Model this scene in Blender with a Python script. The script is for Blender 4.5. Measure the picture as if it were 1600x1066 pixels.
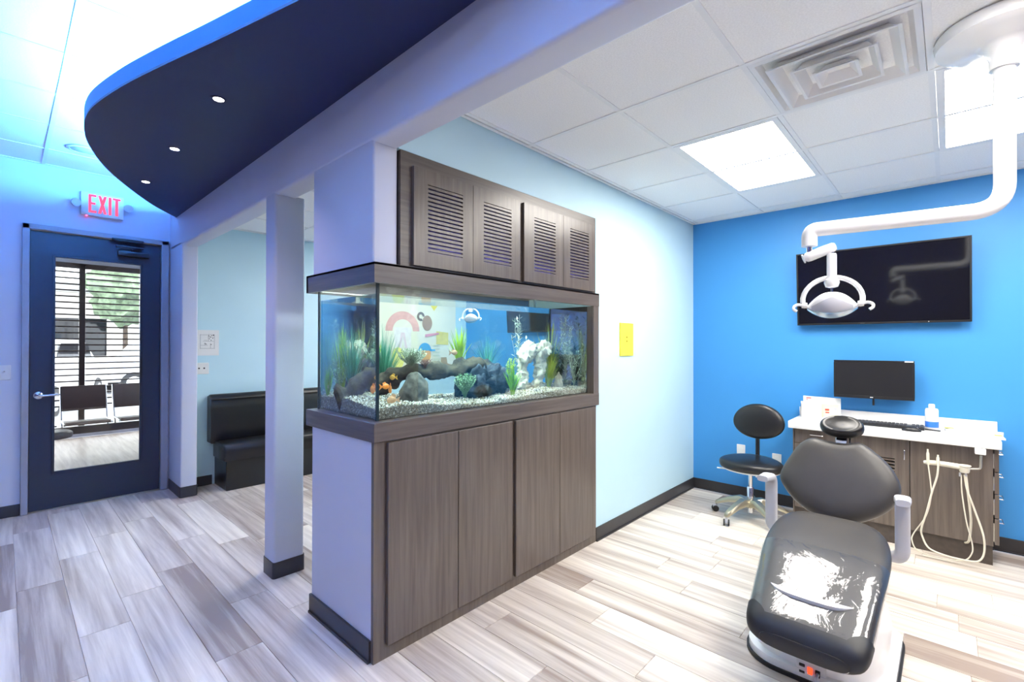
import bpy, bmesh, math, random
from mathutils import Vector, Matrix, noise
R = math.radians
random.seed(7)
for o in list(bpy.data.objects): bpy.data.objects.remove(o)
S = bpy.context.scene
COL = S.collection

# ---------------------------------------------------------------- camera
CAM_Z = 1.465
F_PX = 737.39; YAW = R(42.839); PITCH = R(0.368); ROLL = R(0.0776)
cd = bpy.data.cameras.new('camera'); cam = bpy.data.objects.new('camera', cd); COL.objects.link(cam)
cd.sensor_width = 36; cd.lens = F_PX/1600*36; cd.clip_start = .02; cd.clip_end = 200
cam.matrix_world = (Matrix.Translation((0, 0, CAM_Z)) @ Matrix.Rotation(YAW-math.pi/2, 4, 'Z')
                    @ Matrix.Rotation(math.pi/2+PITCH, 4, 'X') @ Matrix.Rotation(ROLL, 4, 'Z'))
S.camera = cam
CM = cam.matrix_world.to_3x3()
def ray(x, y): return CM @ Vector(((x-800)/F_PX, (533-y)/F_PX, -1.0))
def pix(x, y, ax, val):
    """photo pixel -> point on the plane (axis ax = val) of the surface the thing touches"""
    d = ray(x, y); c = Vector((0, 0, CAM_Z)); return c + d*((val-c[ax])/d[ax])

# ---------------------------------------------------------------- world, light level
S.view_settings.view_transform = 'Standard'; S.view_settings.look = 'None'
S.view_settings.gamma = 1; S.view_settings.use_curve_mapping = False
S.view_settings.exposure = 0.75
w = bpy.data.worlds.new('overcast_sky'); S.world = w; w.use_nodes = True
w.node_tree.nodes['Background'].inputs[0].default_value = (.92, .96, 1, 1)
w.node_tree.nodes['Background'].inputs[1].default_value = 4.0
E_PANEL = 16.5      # ceiling troffers
E_LOBBY = 6.0      # lobby troffers
E_NOOK = 10.5      # troffers in the far room
E_COVE = 590.0      # blue LED strip over the floating ceiling
E_TANK = 13.5       # aquarium hood light
P_SPOT = 13.0      # recessed spots

# ---------------------------------------------------------------- materials
MATS = {}
def nodes_of(name):
    m = bpy.data.materials.new(name); m.use_nodes = True; nt = m.node_tree
    return m, nt, nt.nodes, nt.links, nt.nodes['Principled BSDF']
def mat(name, col, rough=.5, metal=0, var=.06, scale=12, bump=0, bscale=80, spec=.5, coat=0, emit=None, es=0, stretch=None, alpha=None, trans=0):
    if name in MATS: return MATS[name]
    m, nt, N, L, b = nodes_of(name)
    tc = N.new('ShaderNodeTexCoord'); mp = N.new('ShaderNodeMapping'); L.new(tc.outputs['Object'], mp.inputs[0])
    if stretch: mp.inputs['Scale'].default_value = stretch
    nz = N.new('ShaderNodeTexNoise'); nz.inputs['Scale'].default_value = scale; nz.inputs['Detail'].default_value = 4
    L.new(mp.outputs[0], nz.inputs['Vector'])
    rp = N.new('ShaderNodeValToRGB'); rp.color_ramp.elements[0].position = .3; rp.color_ramp.elements[1].position = .7
    rp.color_ramp.elements[0].color = tuple(max(0, c*(1-var)) for c in col)+(1,)
    rp.color_ramp.elements[1].color = tuple(min(1, c*(1+var)) for c in col)+(1,)
    L.new(nz.outputs['Fac'], rp.inputs[0]); L.new(rp.outputs[0], b.inputs['Base Color'])
    b.inputs['Roughness'].default_value = rough; b.inputs['Metallic'].default_value = metal
    b.inputs['Specular IOR Level'].default_value = spec
    b.inputs['Coat Weight'].default_value = coat; b.inputs['Coat Roughness'].default_value = .05
    if trans: b.inputs['Transmission Weight'].default_value = trans
    if bump:
        n2 = N.new('ShaderNodeTexNoise'); n2.inputs['Scale'].default_value = bscale; n2.inputs['Detail'].default_value = 3
        L.new(mp.outputs[0], n2.inputs['Vector'])
        bp = N.new('ShaderNodeBump'); bp.inputs['Strength'].default_value = bump; bp.inputs['Distance'].default_value = .004
        L.new(n2.outputs['Fac'], bp.inputs['Height']); L.new(bp.outputs[0], b.inputs['Normal'])
    if emit:
        b.inputs['Emission Color'].default_value = emit+(1,); b.inputs['Emission Strength'].default_value = es
    MATS[name] = m; return m
def emat(name, col, strength):
    m = bpy.data.materials.new(name); m.use_nodes = True; N = m.node_tree.nodes; L = m.node_tree.links
    N.remove(N['Principled BSDF']); e = N.new('ShaderNodeEmission'); e.inputs[0].default_value = col+(1,); e.inputs[1].default_value = strength
    L.new(e.outputs[0], N['Material Output'].inputs[0]); MATS[name] = m; return m
def clearmat(name, tint=(1, 1, 1), ior=1.45, rough=0, bump=0, bscale=10, haze=0):
    """thin clear sheet: see-through plus Fresnel gloss"""
    m = bpy.data.materials.new(name); m.use_nodes = True; N = m.node_tree.nodes; L = m.node_tree.links
    N.remove(N['Principled BSDF']); t = N.new('ShaderNodeBsdfTransparent'); t.inputs[0].default_value = tint+(1,)
    g = N.new('ShaderNodeBsdfGlossy'); g.inputs['Roughness'].default_value = rough
    f = N.new('ShaderNodeFresnel'); ge = N.new('ShaderNodeNewGeometry'); mr = N.new('ShaderNodeMapRange')
    mr.inputs[3].default_value = ior; mr.inputs[4].default_value = 1/ior; L.new(ge.outputs['Backfacing'], mr.inputs[0]); L.new(mr.outputs[0], f.inputs[0])
    mx = N.new('ShaderNodeMixShader')
    if bump:
        tc = N.new('ShaderNodeTexCoord'); nz = N.new('ShaderNodeTexNoise'); nz.inputs['Scale'].default_value = bscale; nz.inputs['Detail'].default_value = 5; nz.inputs['Distortion'].default_value = 1.2
        L.new(tc.outputs['Object'], nz.inputs['Vector'])
        bp = N.new('ShaderNodeBump'); bp.inputs['Strength'].default_value = bump; bp.inputs['Distance'].default_value = .01
        L.new(nz.outputs['Fac'], bp.inputs['Height']); L.new(bp.outputs[0], g.inputs['Normal']); L.new(bp.outputs[0], f.inputs['Normal'])
    L.new(f.outputs[0], mx.inputs[0]); L.new(t.outputs[0], mx.inputs[1]); L.new(g.outputs[0], mx.inputs[2])
    L.new(mx.outputs[0], N['Material Output'].inputs[0]); MATS[name] = m; return m
def woodmat(name, dark, light, stretch, scale=3.0, rough=.42, rand=0, spec=.4):
    m, nt, N, L, b = nodes_of(name)
    tc = N.new('ShaderNodeTexCoord'); mp = N.new('ShaderNodeMapping'); mp.inputs['Scale'].default_value = stretch
    src = tc.outputs['Object']
    if rand:
        oi = N.new('ShaderNodeObjectInfo'); ml = N.new('ShaderNodeMath'); ml.operation = 'MULTIPLY'; ml.inputs[1].default_value = 57
        L.new(oi.outputs['Random'], ml.inputs[0]); va = N.new('ShaderNodeVectorMath'); va.operation = 'ADD'
        L.new(tc.outputs['Object'], va.inputs[0]); L.new(ml.outputs[0], va.inputs[1]); src = va.outputs[0]
    L.new(src, mp.inputs[0])
    nz = N.new('ShaderNodeTexNoise'); nz.inputs['Scale'].default_value = scale; nz.inputs['Detail'].default_value = 8; nz.inputs['Roughness'].default_value = .62; nz.inputs['Distortion'].default_value = .35
    L.new(mp.outputs[0], nz.inputs['Vector'])
    rp = N.new('ShaderNodeValToRGB'); e = rp.color_ramp.elements
    e[0].position = (.2 if rand else .28); e[0].color = dark+(1,); e[1].position = (.78 if rand else .72); e[1].color = light+(1,)
    if rand:
        mr = N.new('ShaderNodeMapRange'); mr.inputs[1].default_value = 0; mr.inputs[2].default_value = 1; mr.inputs[3].default_value = -rand; mr.inputs[4].default_value = rand*.8
        m3 = N.new('ShaderNodeMath'); m3.operation = 'MULTIPLY'; m3.inputs[1].default_value = 7.31; fr = N.new('ShaderNodeMath'); fr.operation = 'FRACT'
        L.new(oi.outputs['Random'], m3.inputs[0]); L.new(m3.outputs[0], fr.inputs[0]); L.new(fr.outputs[0], mr.inputs[0])
        n3 = N.new('ShaderNodeTexNoise'); n3.inputs['Scale'].default_value = .55; n3.inputs['Detail'].default_value = 2; L.new(mp.outputs[0], n3.inputs['Vector'])
        mm = N.new('ShaderNodeMath'); mm.operation = 'MULTIPLY_ADD'; mm.inputs[1].default_value = .9; mm.inputs[2].default_value = -.45; L.new(n3.outputs['Fac'], mm.inputs[0])
        ad = N.new('ShaderNodeMath'); ad.operation = 'ADD'; L.new(nz.outputs['Fac'], ad.inputs[0]); L.new(mr.outputs[0], ad.inputs[1])
        a2 = N.new('ShaderNodeMath'); a2.operation = 'ADD'; L.new(ad.outputs[0], a2.inputs[0]); L.new(mm.outputs[0], a2.inputs[1])
        L.new(a2.outputs[0], rp.inputs[0])
    else:
        L.new(nz.outputs['Fac'], rp.inputs[0])
    L.new(rp.outputs[0], b.inputs['Base Color']); b.inputs['Roughness'].default_value = rough; b.inputs['Specular IOR Level'].default_value = spec
    MATS[name] = m; return m
def islandmat(name, cols, rough=.6):
    m, nt, N, L, b = nodes_of(name)
    g = N.new('ShaderNodeNewGeometry'); rp = N.new('ShaderNodeValToRGB'); rp.color_ramp.interpolation = 'CONSTANT'
    while len(rp.color_ramp.elements) < len(cols): rp.color_ramp.elements.new(.5)
    for i, c in enumerate(cols): rp.color_ramp.elements[i].position = i/len(cols); rp.color_ramp.elements[i].color = c+(1,)
    L.new(g.outputs['Random Per Island'], rp.inputs[0]); L.new(rp.outputs[0], b.inputs['Base Color']); b.inputs['Roughness'].default_value = rough
    MATS[name] = m; return m

M_LOBBY = mat('lobby_white_paint', (.62, .65, .76), .55, var=.015, scale=3, bump=.04, bscale=160)
M_LTBLUE = mat('pale_blue_paint', (.54, .765, .86), .55, var=.015, scale=3, bump=.04, bscale=160)
M_ACCENT = mat('sky_blue_paint', (.05, .29, .68), .5, var=.015, scale=3, bump=.04, bscale=160)
M_BACK = mat('plum_grey_paint', (.09, .075, .15), .6, var=.02)
M_BASE = mat('charcoal_vinyl_baseboard', (.035, .033, .036), .38, var=.05)
M_TILE = mat('ceiling_tile_mineral', (.90, .90, .90), .9, var=.05, scale=140, bump=.35, bscale=220)
M_TEE = mat('ceiling_grid_white', (.84, .85, .86), .5, var=.02)
M_PLANK = woodmat('floor_plank_ash', (.33, .255, .205), (.87, .80, .70), (22, .9, 1), 1.0, .36, rand=.21, spec=.35)
M_SLAB = woodmat('floor_slab_wood', (.40, .31, .26), (.76, .67, .59), (20, 1.2, 1), 1.0, .4)
M_WV = woodmat('laminate_vertical', (.082, .063, .051), (.165, .134, .112), (30, 30, 1.3), 1.4, .30, spec=.6)
M_WH = woodmat('laminate_horizontal', (.078, .061, .051), (.150, .123, .104), (1.6, 1.6, 34), 1.4, .32, spec=.6)
M_WDARK = mat('cabinet_shadow_gap', (.012, .011, .012), .7, var=.02)
M_NAVY = mat('soffit_navy_paint', (.014, .021, .085), .5, var=.02)
M_SEDGE = mat('soffit_blue_edge', (.003, .12, .65), .45, var=.02)  # edge band in a more saturated blue than the underside
M_WHITEPL = mat('white_plastic', (.80, .80, .80), .3, var=.01)
M_GREYPL = mat('light_grey_plastic', (.52, .52, .56), .38, var=.02)
M_WHITEEN = mat('white_enamel', (.90, .90, .90), .22, var=.01, coat=.3)
M_BLACKV = mat('black_vinyl', (.012, .012, .013), .32, var=.1, bump=.05, bscale=300)
M_GREYV = mat('charcoal_upholstery', (.050, .046, .044), .42, var=.06, bump=.05, bscale=350)
M_RUBBER = mat('black_rubber', (.012, .012, .014), .5, var=.05)
M_BLKPL = mat('black_plastic', (.014, .014, .016), .35, var=.05)
M_SCREEN = mat('dark_screen', (.006, .006, .009), .06, var=.02)
M_MONSCR = mat('matte_monitor_screen', (.012, .012, .014), .35, var=.02)
M_CHROME = mat('chrome', (.80, .80, .82), .12, 1, var=.01)
M_STEEL = mat('brushed_steel', (.62, .60, .55), .3, 1, var=.03)
M_ALU = mat('cast_aluminium', (.46, .43, .33), .35, .9, var=.03)
M_DOOR = mat('door_slate_blue', (.026, .032, .050), .42, var=.03)
M_FRAME = mat('door_frame_grey', (.36, .37, .42), .4, var=.03)
M_GLASS = clearmat('window_glass', (.97, .98, .98))
M_PAPER = mat('white_paper', (.82, .82, .82), .8, var=.02)
M_YELLOW = mat('yellow_sheet', (.90, .80, .06), .6, var=.03)
M_TOP = mat('white_worktop', (.80, .79, .78), .35, var=.02)
M_BROWN = mat('dark_bronze_metal', (.045, .030, .026), .4, .3, var=.05)
M_SEATBR = mat('brown_vinyl', (.085, .045, .035), .4, var=.06)
M_INK = mat('dark_ink', (.03, .03, .035), .7)
M_RED = mat('red_print', (.62, .08, .05), .6)
M_PANEL = emat('troffer_diffuser_glow', (1, .955, .89), E_PANEL)
M_PANELL = emat('lobby_troffer_glow', (1, .93, .90), E_LOBBY)
M_PANELN = emat('far_troffer_glow', (1, .97, .92), E_NOOK)
M_COVE = emat('blue_led_strip', (.07, .325, 1.0), E_COVE)
M_TANKL = emat('tank_lamp_glow', (.90, 1.0, .97), E_TANK)
M_SPOT = emat('spot_lens_glow', (1, .86, .82), 30)
M_EXIT = emat('exit_letter_glow', (1, .07, .15), 1.3)
M_PILOT = emat('pilot_red_glow', (1, .05, .15), 8)
M_SWRED = emat('red_rocker_glow', (1, .06, .02), 1.6)

# ---------------------------------------------------------------- mesh helpers
def newbm(): return bmesh.new()
def box(bm, x0, x1, y0, y1, z0, z1, bev=0, seg=2):
    vs = [bm.verts.new(p) for p in ((x0, y0, z0), (x1, y0, z0), (x1, y1, z0), (x0, y1, z0), (x0, y0, z1), (x1, y0, z1), (x1, y1, z1), (x0, y1, z1))]
    fs = [bm.faces.new([vs[i] for i in f]) for f in ((3, 2, 1, 0), (4, 5, 6, 7), (0, 1, 5, 4), (1, 2, 6, 5), (2, 3, 7, 6), (3, 0, 4, 7))]
    if bev:
        es = list({e for f in fs for e in f.edges})
        bmesh.ops.bevel(bm, geom=es, offset=bev, segments=seg, profile=.5, affect='EDGES')
    return bm
def obox(bm, c, u, v, n, hu, hv, hn, bev=0, seg=2):
    """oriented box: centre c, unit axes u v n, half sizes"""
    c, u, v, n = Vector(c), Vector(u), Vector(v), Vector(n)
    t = bmesh.new(); box(t, -hu, hu, -hv, hv, -hn, hn, bev, seg)
    M = Matrix((u, v, n)).transposed().to_4x4(); M.translation = c
    merge(bm, t, M)
def merge(bm, t, M=None):
    if M is not None: bmesh.ops.transform(t, matrix=M, verts=t.verts)
    me = bpy.data.meshes.new('tmp'); t.to_mesh(me); t.free(); bm.from_mesh(me); bpy.data.meshes.remove(me)
def prism(bm, pts, z0, z1, M=None):
    t = bmesh.new(); a = [t.verts.new((x, y, z0)) for x, y in pts]; b = [t.verts.new((x, y, z1)) for x, y in pts]; n = len(pts)
    t.faces.new(a[::-1]); t.faces.new(b)
    for i in range(n): t.faces.new((a[i], a[(i+1) % n], b[(i+1) % n], b[i]))
    bmesh.ops.recalc_face_normals(t, faces=t.faces); merge(bm, t, M)
def rrect(x0, x1, y0, y1, r, k=5):
    out = []
    for cx, cy, a in ((x1-r, y1-r, 0), (x0+r, y1-r, 90), (x0+r, y0+r, 180), (x1-r, y0+r, 270)):
        for i in range(k+1): t = R(a+90*i/k); out.append((cx+r*math.cos(t), cy+r*math.sin(t)))
    return out
def rings(bm, rr, close_ends=True, closed=True):
    V = [[bm.verts.new(p) for p in r] for r in rr]; n = len(V[0])
    for a, b in zip(V, V[1:]):
        for i in range(n if closed else n-1): bm.faces.new((a[i], a[(i+1) % n], b[(i+1) % n], b[i]))
    if close_ends: bm.faces.new(V[0][::-1]); bm.faces.new(V[-1])
    return bm
def lathe(bm, prof, c=(0, 0, 0), axis=(0, 0, 1), seg=24):
    ax = Vector(axis).normalized(); q = Vector((0, 0, 1)).rotation_difference(ax); c = Vector(c)
    rr = []
    for r, z in prof:
        rr.append([c+q @ Vector((max(r, 1e-4)*math.cos(2*math.pi*i/seg), max(r, 1e-4)*math.sin(2*math.pi*i/seg), z)) for i in range(seg)])
    return rings(bm, rr)
def cyl(bm, a, b, r0, r1=None, seg=16):
    a, b = Vector(a), Vector(b); return lathe(bm, [(r0, 0), (r0 if r1 is None else r1, (b-a).length)], a, b-a, seg)
def smoothpath(pts, k=6):
    P = [Vector(p) for p in pts]; out = []
    for i in range(len(P)-1):
        p0, p1, p2, p3 = P[max(i-1, 0)], P[i], P[i+1], P[min(i+2, len(P)-1)]
        for j in range(k):
            t = j/k; out.append(.5*((2*p1)+(p2-p0)*t+(2*p0-5*p1+4*p2-p3)*t*t+(3*p1-p0-3*p2+p3)*t**3))
    out.append(P[-1]); return out
def fillet(pts, r, k=6):
    P = [Vector(p) for p in pts]; out = [P[0]]
    for i in range(1, len(P)-1):
        a = (P[i-1]-P[i]); b = (P[i+1]-P[i]); rr = min(r, a.length*.49, b.length*.49)
        p, q = P[i]+a.normalized()*rr, P[i]+b.normalized()*rr
        for j in range(k+1): t = j/k; out.append((1-t)**2*p+2*t*(1-t)*P[i]+t*t*q)
    out.append(P[-1]); return out
def tube(bm, path, r, seg=10, flat=1.0):
    P = [Vector(p) for p in path]; n = len(P); rr = []; up = None
    for i in range(n):
        d = (P[min(i+1, n-1)]-P[max(i-1, 0)]).normalized()
        if up is None:
            up = Vector((0, 0, 1)) if abs(d.z) < .9 else Vector((1, 0, 0))
        s = d.cross(up).normalized(); up = s.cross(d).normalized()
        ra = r[i] if isinstance(r, (list, tuple)) else r
        rr.append([P[i]+s*(ra*math.cos(2*math.pi*k/seg))+up*(ra*flat*math.sin(2*math.pi*k/seg)) for k in range(seg)])
    return rings(bm, rr)
def closedspline(pts, k=6):
    n = len(pts); out = []
    P = [Vector(p) for p in pts]
    for i in range(n):
        p0, p1, p2, p3 = P[i-1], P[i], P[(i+1) % n], P[(i+2) % n]
        for j in range(k):
            t = j/k; out.append(.5*((2*p1)+(p2-p0)*t+(2*p0-5*p1+4*p2-p3)*t*t+(3*p1-p0-3*p2+p3)*t**3))
    return out
def cushion(bm, outline, o, u, v, n, thick, dome, edge=None, dish=0):
    """upholstered pad: outline in (u,v) round centre, front face bulging along n"""
    o, u, v, n = Vector(o), Vector(u), Vector(v), Vector(n)
    cx = sum(p[0] for p in outline)/len(outline); cy = sum(p[1] for p in outline)/len(outline)
    prof = [(.90, -thick*.5), (.97, -thick*.42), (1, -thick*.15), (1, thick*.12), (.975, thick*.34), (.93, thick*.46), (.84, thick*.5+dome*.35), (.68, thick*.5+dome*.62-dish*.35), (.45, thick*.5+dome*.86-dish*.8), (.22, thick*.5+dome*.97-dish), (.02, thick*.5+dome-dish)]
    rr = [[o+u*(cx+(p[0]-cx)*s)+v*(cy+(p[1]-cy)*s)+n*h for p in outline] for s, h in prof]
    return rings(bm, rr)
def link(name, bm, m, parent=None, smooth=40, loc=None):
    me = bpy.data.meshes.new(name)
    if loc is not None: bmesh.ops.translate(bm, vec=-Vector(loc), verts=bm.verts)
    bmesh.ops.recalc_face_normals(bm, faces=bm.faces)
    bm.to_mesh(me); bm.free()
    if m is not None:
        for q in (m if isinstance(m, (list, tuple)) else (m,)): me.materials.append(q)
    if smooth:
        me.polygons.foreach_set('use_smooth', [True]*len(me.polygons)); me.set_sharp_from_angle(angle=R(smooth))
    o = bpy.data.objects.new(name, me); COL.objects.link(o)
    if parent is not None:
        o.parent = parent
        if loc is None: o.matrix_parent_inverse = wmat(parent).inverted()
    if loc is not None: o.location = loc
    return o
def wmat(o):
    m = o.matrix_basis.copy()
    if o.parent: m = wmat(o.parent) @ o.matrix_parent_inverse @ m
    return m
def tag(o, label, cat, group=None):
    o['label'] = label; o['category'] = cat
    if group: o['group'] = group
    return o
def thing(name, label, cat, loc=(0, 0, 0), rz=0, group=None):
    o = bpy.data.objects.new(name, None); COL.objects.link(o); o.location = loc; o.rotation_euler = (0, 0, rz); o.empty_display_size = .1
    return tag(o, label, cat, group)
def local(name, bm, m, parent, smooth=40):
    """geometry given in the parent's own frame"""
    o = link(name, bm, m, None, smooth); o.parent = parent; return o
def struct(name, bm, m, smooth=40):
    o = link(name, bm, m, None, smooth); o['kind'] = 'structure'; return o
def B(*a, **k): return box(newbm(), *a, **k)
def light(name, kind, loc, energy, col, parent=None, **kw):
    l = bpy.data.lights.new(name, kind); l.energy = energy; l.color = col
    for k, v in kw.items(): setattr(l, k, v)
    o = bpy.data.objects.new(name, l); COL.objects.link(o); o.location = loc
    if parent: o.parent = parent; o.matrix_parent_inverse = wmat(parent).inverted()
    return o

# ================================================================ SETTING
X0, X0B = 1.15, 1.285          # partition wall faces
YF, YB = 1.93, 2.56            # aquarium wall faces
XA = 4.83                      # accent wall
YN = 5.65                      # back wall of the far room
YD = 5.81                      # entrance-door wall
ZO, ZL, ZH = 2.695, 3.033, 2.40
XW, YW = -2.4, -2.7            # walls behind the camera

# floor -----------------------------------------------------------
floor = struct('floor', B(XW, XA, YW, 10.0, -.08, -.004), M_SLAB, 0)
PW, PL = .204, 1.235
def plank_mesh():
    bm = newbm(); a, b, e = PW/2-.0006, PL/2-.0006, .0012
    lo = [bm.verts.new(p) for p in ((-a, -b, -.004), (a, -b, -.004), (a, b, -.004), (-a, b, -.004))]
    hi = [bm.verts.new(p) for p in ((-a+e, -b+e, 0), (a-e, -b+e, 0), (a-e, b-e, 0), (-a+e, b-e, 0))]
    bm.faces.new(hi)
    for i in range(4): bm.faces.new((lo[i], lo[(i+1) % 4], hi[(i+1) % 4], hi[i]))
    me = bpy.data.meshes.new('plank'); bm.to_mesh(me); bm.free(); me.materials.append(M_PLANK); return me
pm = plank_mesh()
ends = {0: 4.03, 1: 3.178, 2: 3.50, 3: 2.48, 4: 2.975, 5: 3.914, 11: 1.63, 14: 1.408, 15: 1.142}
for k in range(-4, 24):
    xc = .06+PW*(k+.5)
    if xc+PW/2 > XA+.05: continue
    e0 = ends.get(k, random.uniform(0, PL))
    y = e0-PL*math.ceil((e0+1.0)/PL)
    while y < YD-.02:
        yc = y+PL/2; y += PL
        if yc > YD-.1: continue
        if xc > X0 and YF+.05 < yc-PL/2 and yc+PL/2 < YB: continue
        if xc > X0B and yc > 3.4 and xc > 2.9: continue
        o = bpy.data.objects.new('plank', pm); COL.objects.link(o); o.parent = floor; o.location = (xc, yc, 0)

# walls -----------------------------------------------------------
bm = newbm()
box(bm, XW, .105, YD, YD+.14, 0, 3.1); box(bm, 1.137, X0+.05, YD, YD+.14, 0, 3.1); box(bm, .105, 1.137, YD, YD+.14, 2.495, 3.1)
struct('wall_door', bm, M_LOBBY)
def bull(y0, y1, x0, x1, z0, z1, r=.018):
    """beam along Y with rounded lower arrises"""
    pts = [(x0, z1), (x0, z0+r)]+[(x0+r-r*math.cos(R(a)), z0+r-r*math.sin(R(a))) for a in (30, 60, 90)]+[(x1-r+r*math.sin(R(a)), z0+r-r*math.cos(R(a))) for a in (0, 30, 60, 90)]+[(x1, z1)]
    bm = newbm(); rings(bm, [[Vector((x, y, z)) for x, z in pts] for y in (y0, y1)]); return bm
bm = bull(YW, YD, X0, X0B, ZH, 3.1)
t = newbm(); prism(t, rrect(X0, X0B, 5.35, YD+.05, .015), 0, ZH+.03); merge(bm, t)
t = newbm(); prism(t, rrect(X0+.004, X0B, YF+.012, YB, .012), 1.8, ZH+.03); merge(bm, t)
struct('wall_partition', bm, M_LOBBY)
bm = newbm(); prism(bm, rrect(X0, 1.338, 3.083, 3.244, .018), 0, ZH+.01)
struct('wall_post', bm, M_LOBBY)
bm = newbm(); prism(bm, rrect(X0+.006, X0+.09, YF+.02, YB+.005, .004), 0, 1.02)
struct('wall_tank_end', bm, M_LOBBY)
bm = newbm(); box(bm, 3.0, XA, YF+.004, YB, 0, 2.72); box(bm, X0B, 3.0, YF+.004, YB, 2.403, 2.72); box(bm, 2.97, 3.0, YB-.05, YB, 0, 2.72)
struct('wall_light_blue', bm, M_LTBLUE)
struct('wall_accent', B(XA, XA+.12, YW, YD, 0, 2.75), M_ACCENT)
struct('wall_back', B(X0B-.01, XA, YN, YN+.14, 0, 2.75), M_LTBLUE)
struct('wall_left', B(XW-.12, XW, YW, YD+.14, 0, 3.1), M_BACK)
struct('wall_rear', B(XW, XA+.12, YW-.12, YW, 0, 3.1), M_BACK)

# ceilings --------------------------------------------------------
def tile_mesh():
    bm = newbm(); h = .2985; box(bm, -h, h, -h, h, 0, .012, .004, 1)
    me = bpy.data.meshes.new('ceiling_tile'); bm.to_mesh(me); bm.free(); me.materials.append(M_TILE); return me
tm = tile_mesh(); G = .6096
def grid_ceiling(z, xa, xb, ya, yb, gx, gy, skip):
    slab = struct('ceiling', B(xa-.02, xb+.02, ya-.02, yb+.02, z+.02, z+.05), M_TILE, 0)
    xs = [gx+G*k for k in range(-20, 20) if xa-G < gx+G*k < xb]; ys = [gy+G*k for k in range(-20, 20) if ya-G < gy+G*k < yb]
    for i, x in enumerate(xs):
        for j, y in enumerate(ys):
            if any(a-.02 < x+G/2 < b+.02 and c-.02 < y+G/2 < d+.02 for a, b, c, d in skip): continue
            x0, x1, y0, y1 = max(x, xa), min(x+G, xb), max(y, ya), min(y+G, yb)
            if x1-x0 < .06 or y1-y0 < .06: continue
            o = bpy.data.objects.new('ceiling_tile', tm); COL.objects.link(o); o.parent = slab
            o.location = ((x0+x1)/2, (y0+y1)/2, z+.004); o.scale = ((x1-x0)/G, (y1-y0)/G, 1)
    for x in xs:
        if x > xa+.03: link('grid_tee', B(x-.012, x+.012, ya, yb, z-.001, z+.02), M_TEE, slab, 0)
    for y in ys:
        if y > ya+.03:
            for i in range(-1, len(xs)):
                a = xs[i] if i >= 0 else xa; b = xs[i+1] if i+1 < len(xs) else xb
                a, b = max(a, xa), min(b, xb)
                if b-a > .05: link('grid_tee', B(a+.0125, b-.0125, y-.012, y+.012, z, z+.02), M_TEE, slab, 0)
    link('wall_angle', box(box(box(box(newbm(), xa, xa+.022, ya, yb, z-.002, z+.02), xb-.022, xb, ya, yb, z-.002, z+.02), xa, xb, ya, ya+.022, z-.002, z+.02), xa, xb, yb-.022, yb, z-.002, z+.02), M_TEE, slab, 0)
    return slab
GX, GY = 2.2155, 1.8855
L_OP = [(GX+G, GX+3*G, GY-2*G, GY-G), (GX+G, GX+3*G, GY-4*G, GY-3*G), (GX+G, GX+3*G, GY-6*G, GY-5*G), (GX-G, GX, GY-5*G, GY-3*G)]  # last entry: unseen fill panel, added to brighten the dental lamp and chair
VENT = (GX, GX+G, GY-3*G, GY-2*G)
GYN = 5.60-8*G
L_NK = [(GX, GX+2*G, GYN+5*G, GYN+6*G), (GX+2*G, GX+4*G, GYN+6*G, GYN+7*G), (GX+2*G, GX+4*G, GYN+4*G, GYN+5*G)]
L_LB = [(.23-3*G, .23-G, 3.51-9*G, 3.51-8*G), (.23-3*G, .23-G, 3.51-5*G, 3.51-4*G)]
grid_ceiling(ZO, X0B, XA, YW, YF, GX, GY-10*G, L_OP+[VENT])
grid_ceiling(ZO, X0B, XA, YB, YN, GX, GYN, L_NK)
grid_ceiling(ZL, XW, X0, YW, YD, .23, 3.51, L_LB)
def troffer(z, r, label, group, m=None):
    a, b, c, d = r; t = thing('ceiling_light', label, 'ceiling light', ((a+b)/2, (c+d)/2, z), 0, group)
    bm = newbm()
    for q in ((a+.014, b-.014, c+.014, c+.045), (a+.014, b-.014, d-.045, d-.014), (a+.014, a+.045, c+.045, d-.045), (b-.045, b-.014, c+.045, d-.045)): box(bm, *q, z-.002, z+.012)
    link('frame', bm, M_TEE, t, 0); link('diffuser', B(a+.045, b-.045, c+.045, d-.045, z+.003, z+.009), m or M_PANEL, t, 0)
lab = ['flat white troffer light between the air vent and the pale blue wall', 'flat white troffer light beside the dental lamp ceiling mount', 'flat white troffer light by the rear wall of the operatory', 'added unseen fill panel beside the header of the operatory entrance']
for r, l in zip(L_OP, lab): troffer(ZO, r, l, 'troffers in the operatory ceiling')
for r, l in zip(L_NK, ('flat white troffer light over the black banquette', 'flat white troffer light near the tooth mural behind the aquarium', 'flat white troffer light over the far room television')): troffer(ZO, r, l, 'troffers behind the aquarium', M_PANELN)
for r, l in zip(L_LB, ('lobby troffer light farthest from the exit sign', 'lobby troffer light midway along the plum wall')): troffer(ZL, r, l, 'troffers in the lobby ceiling', M_PANELL)

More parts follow.
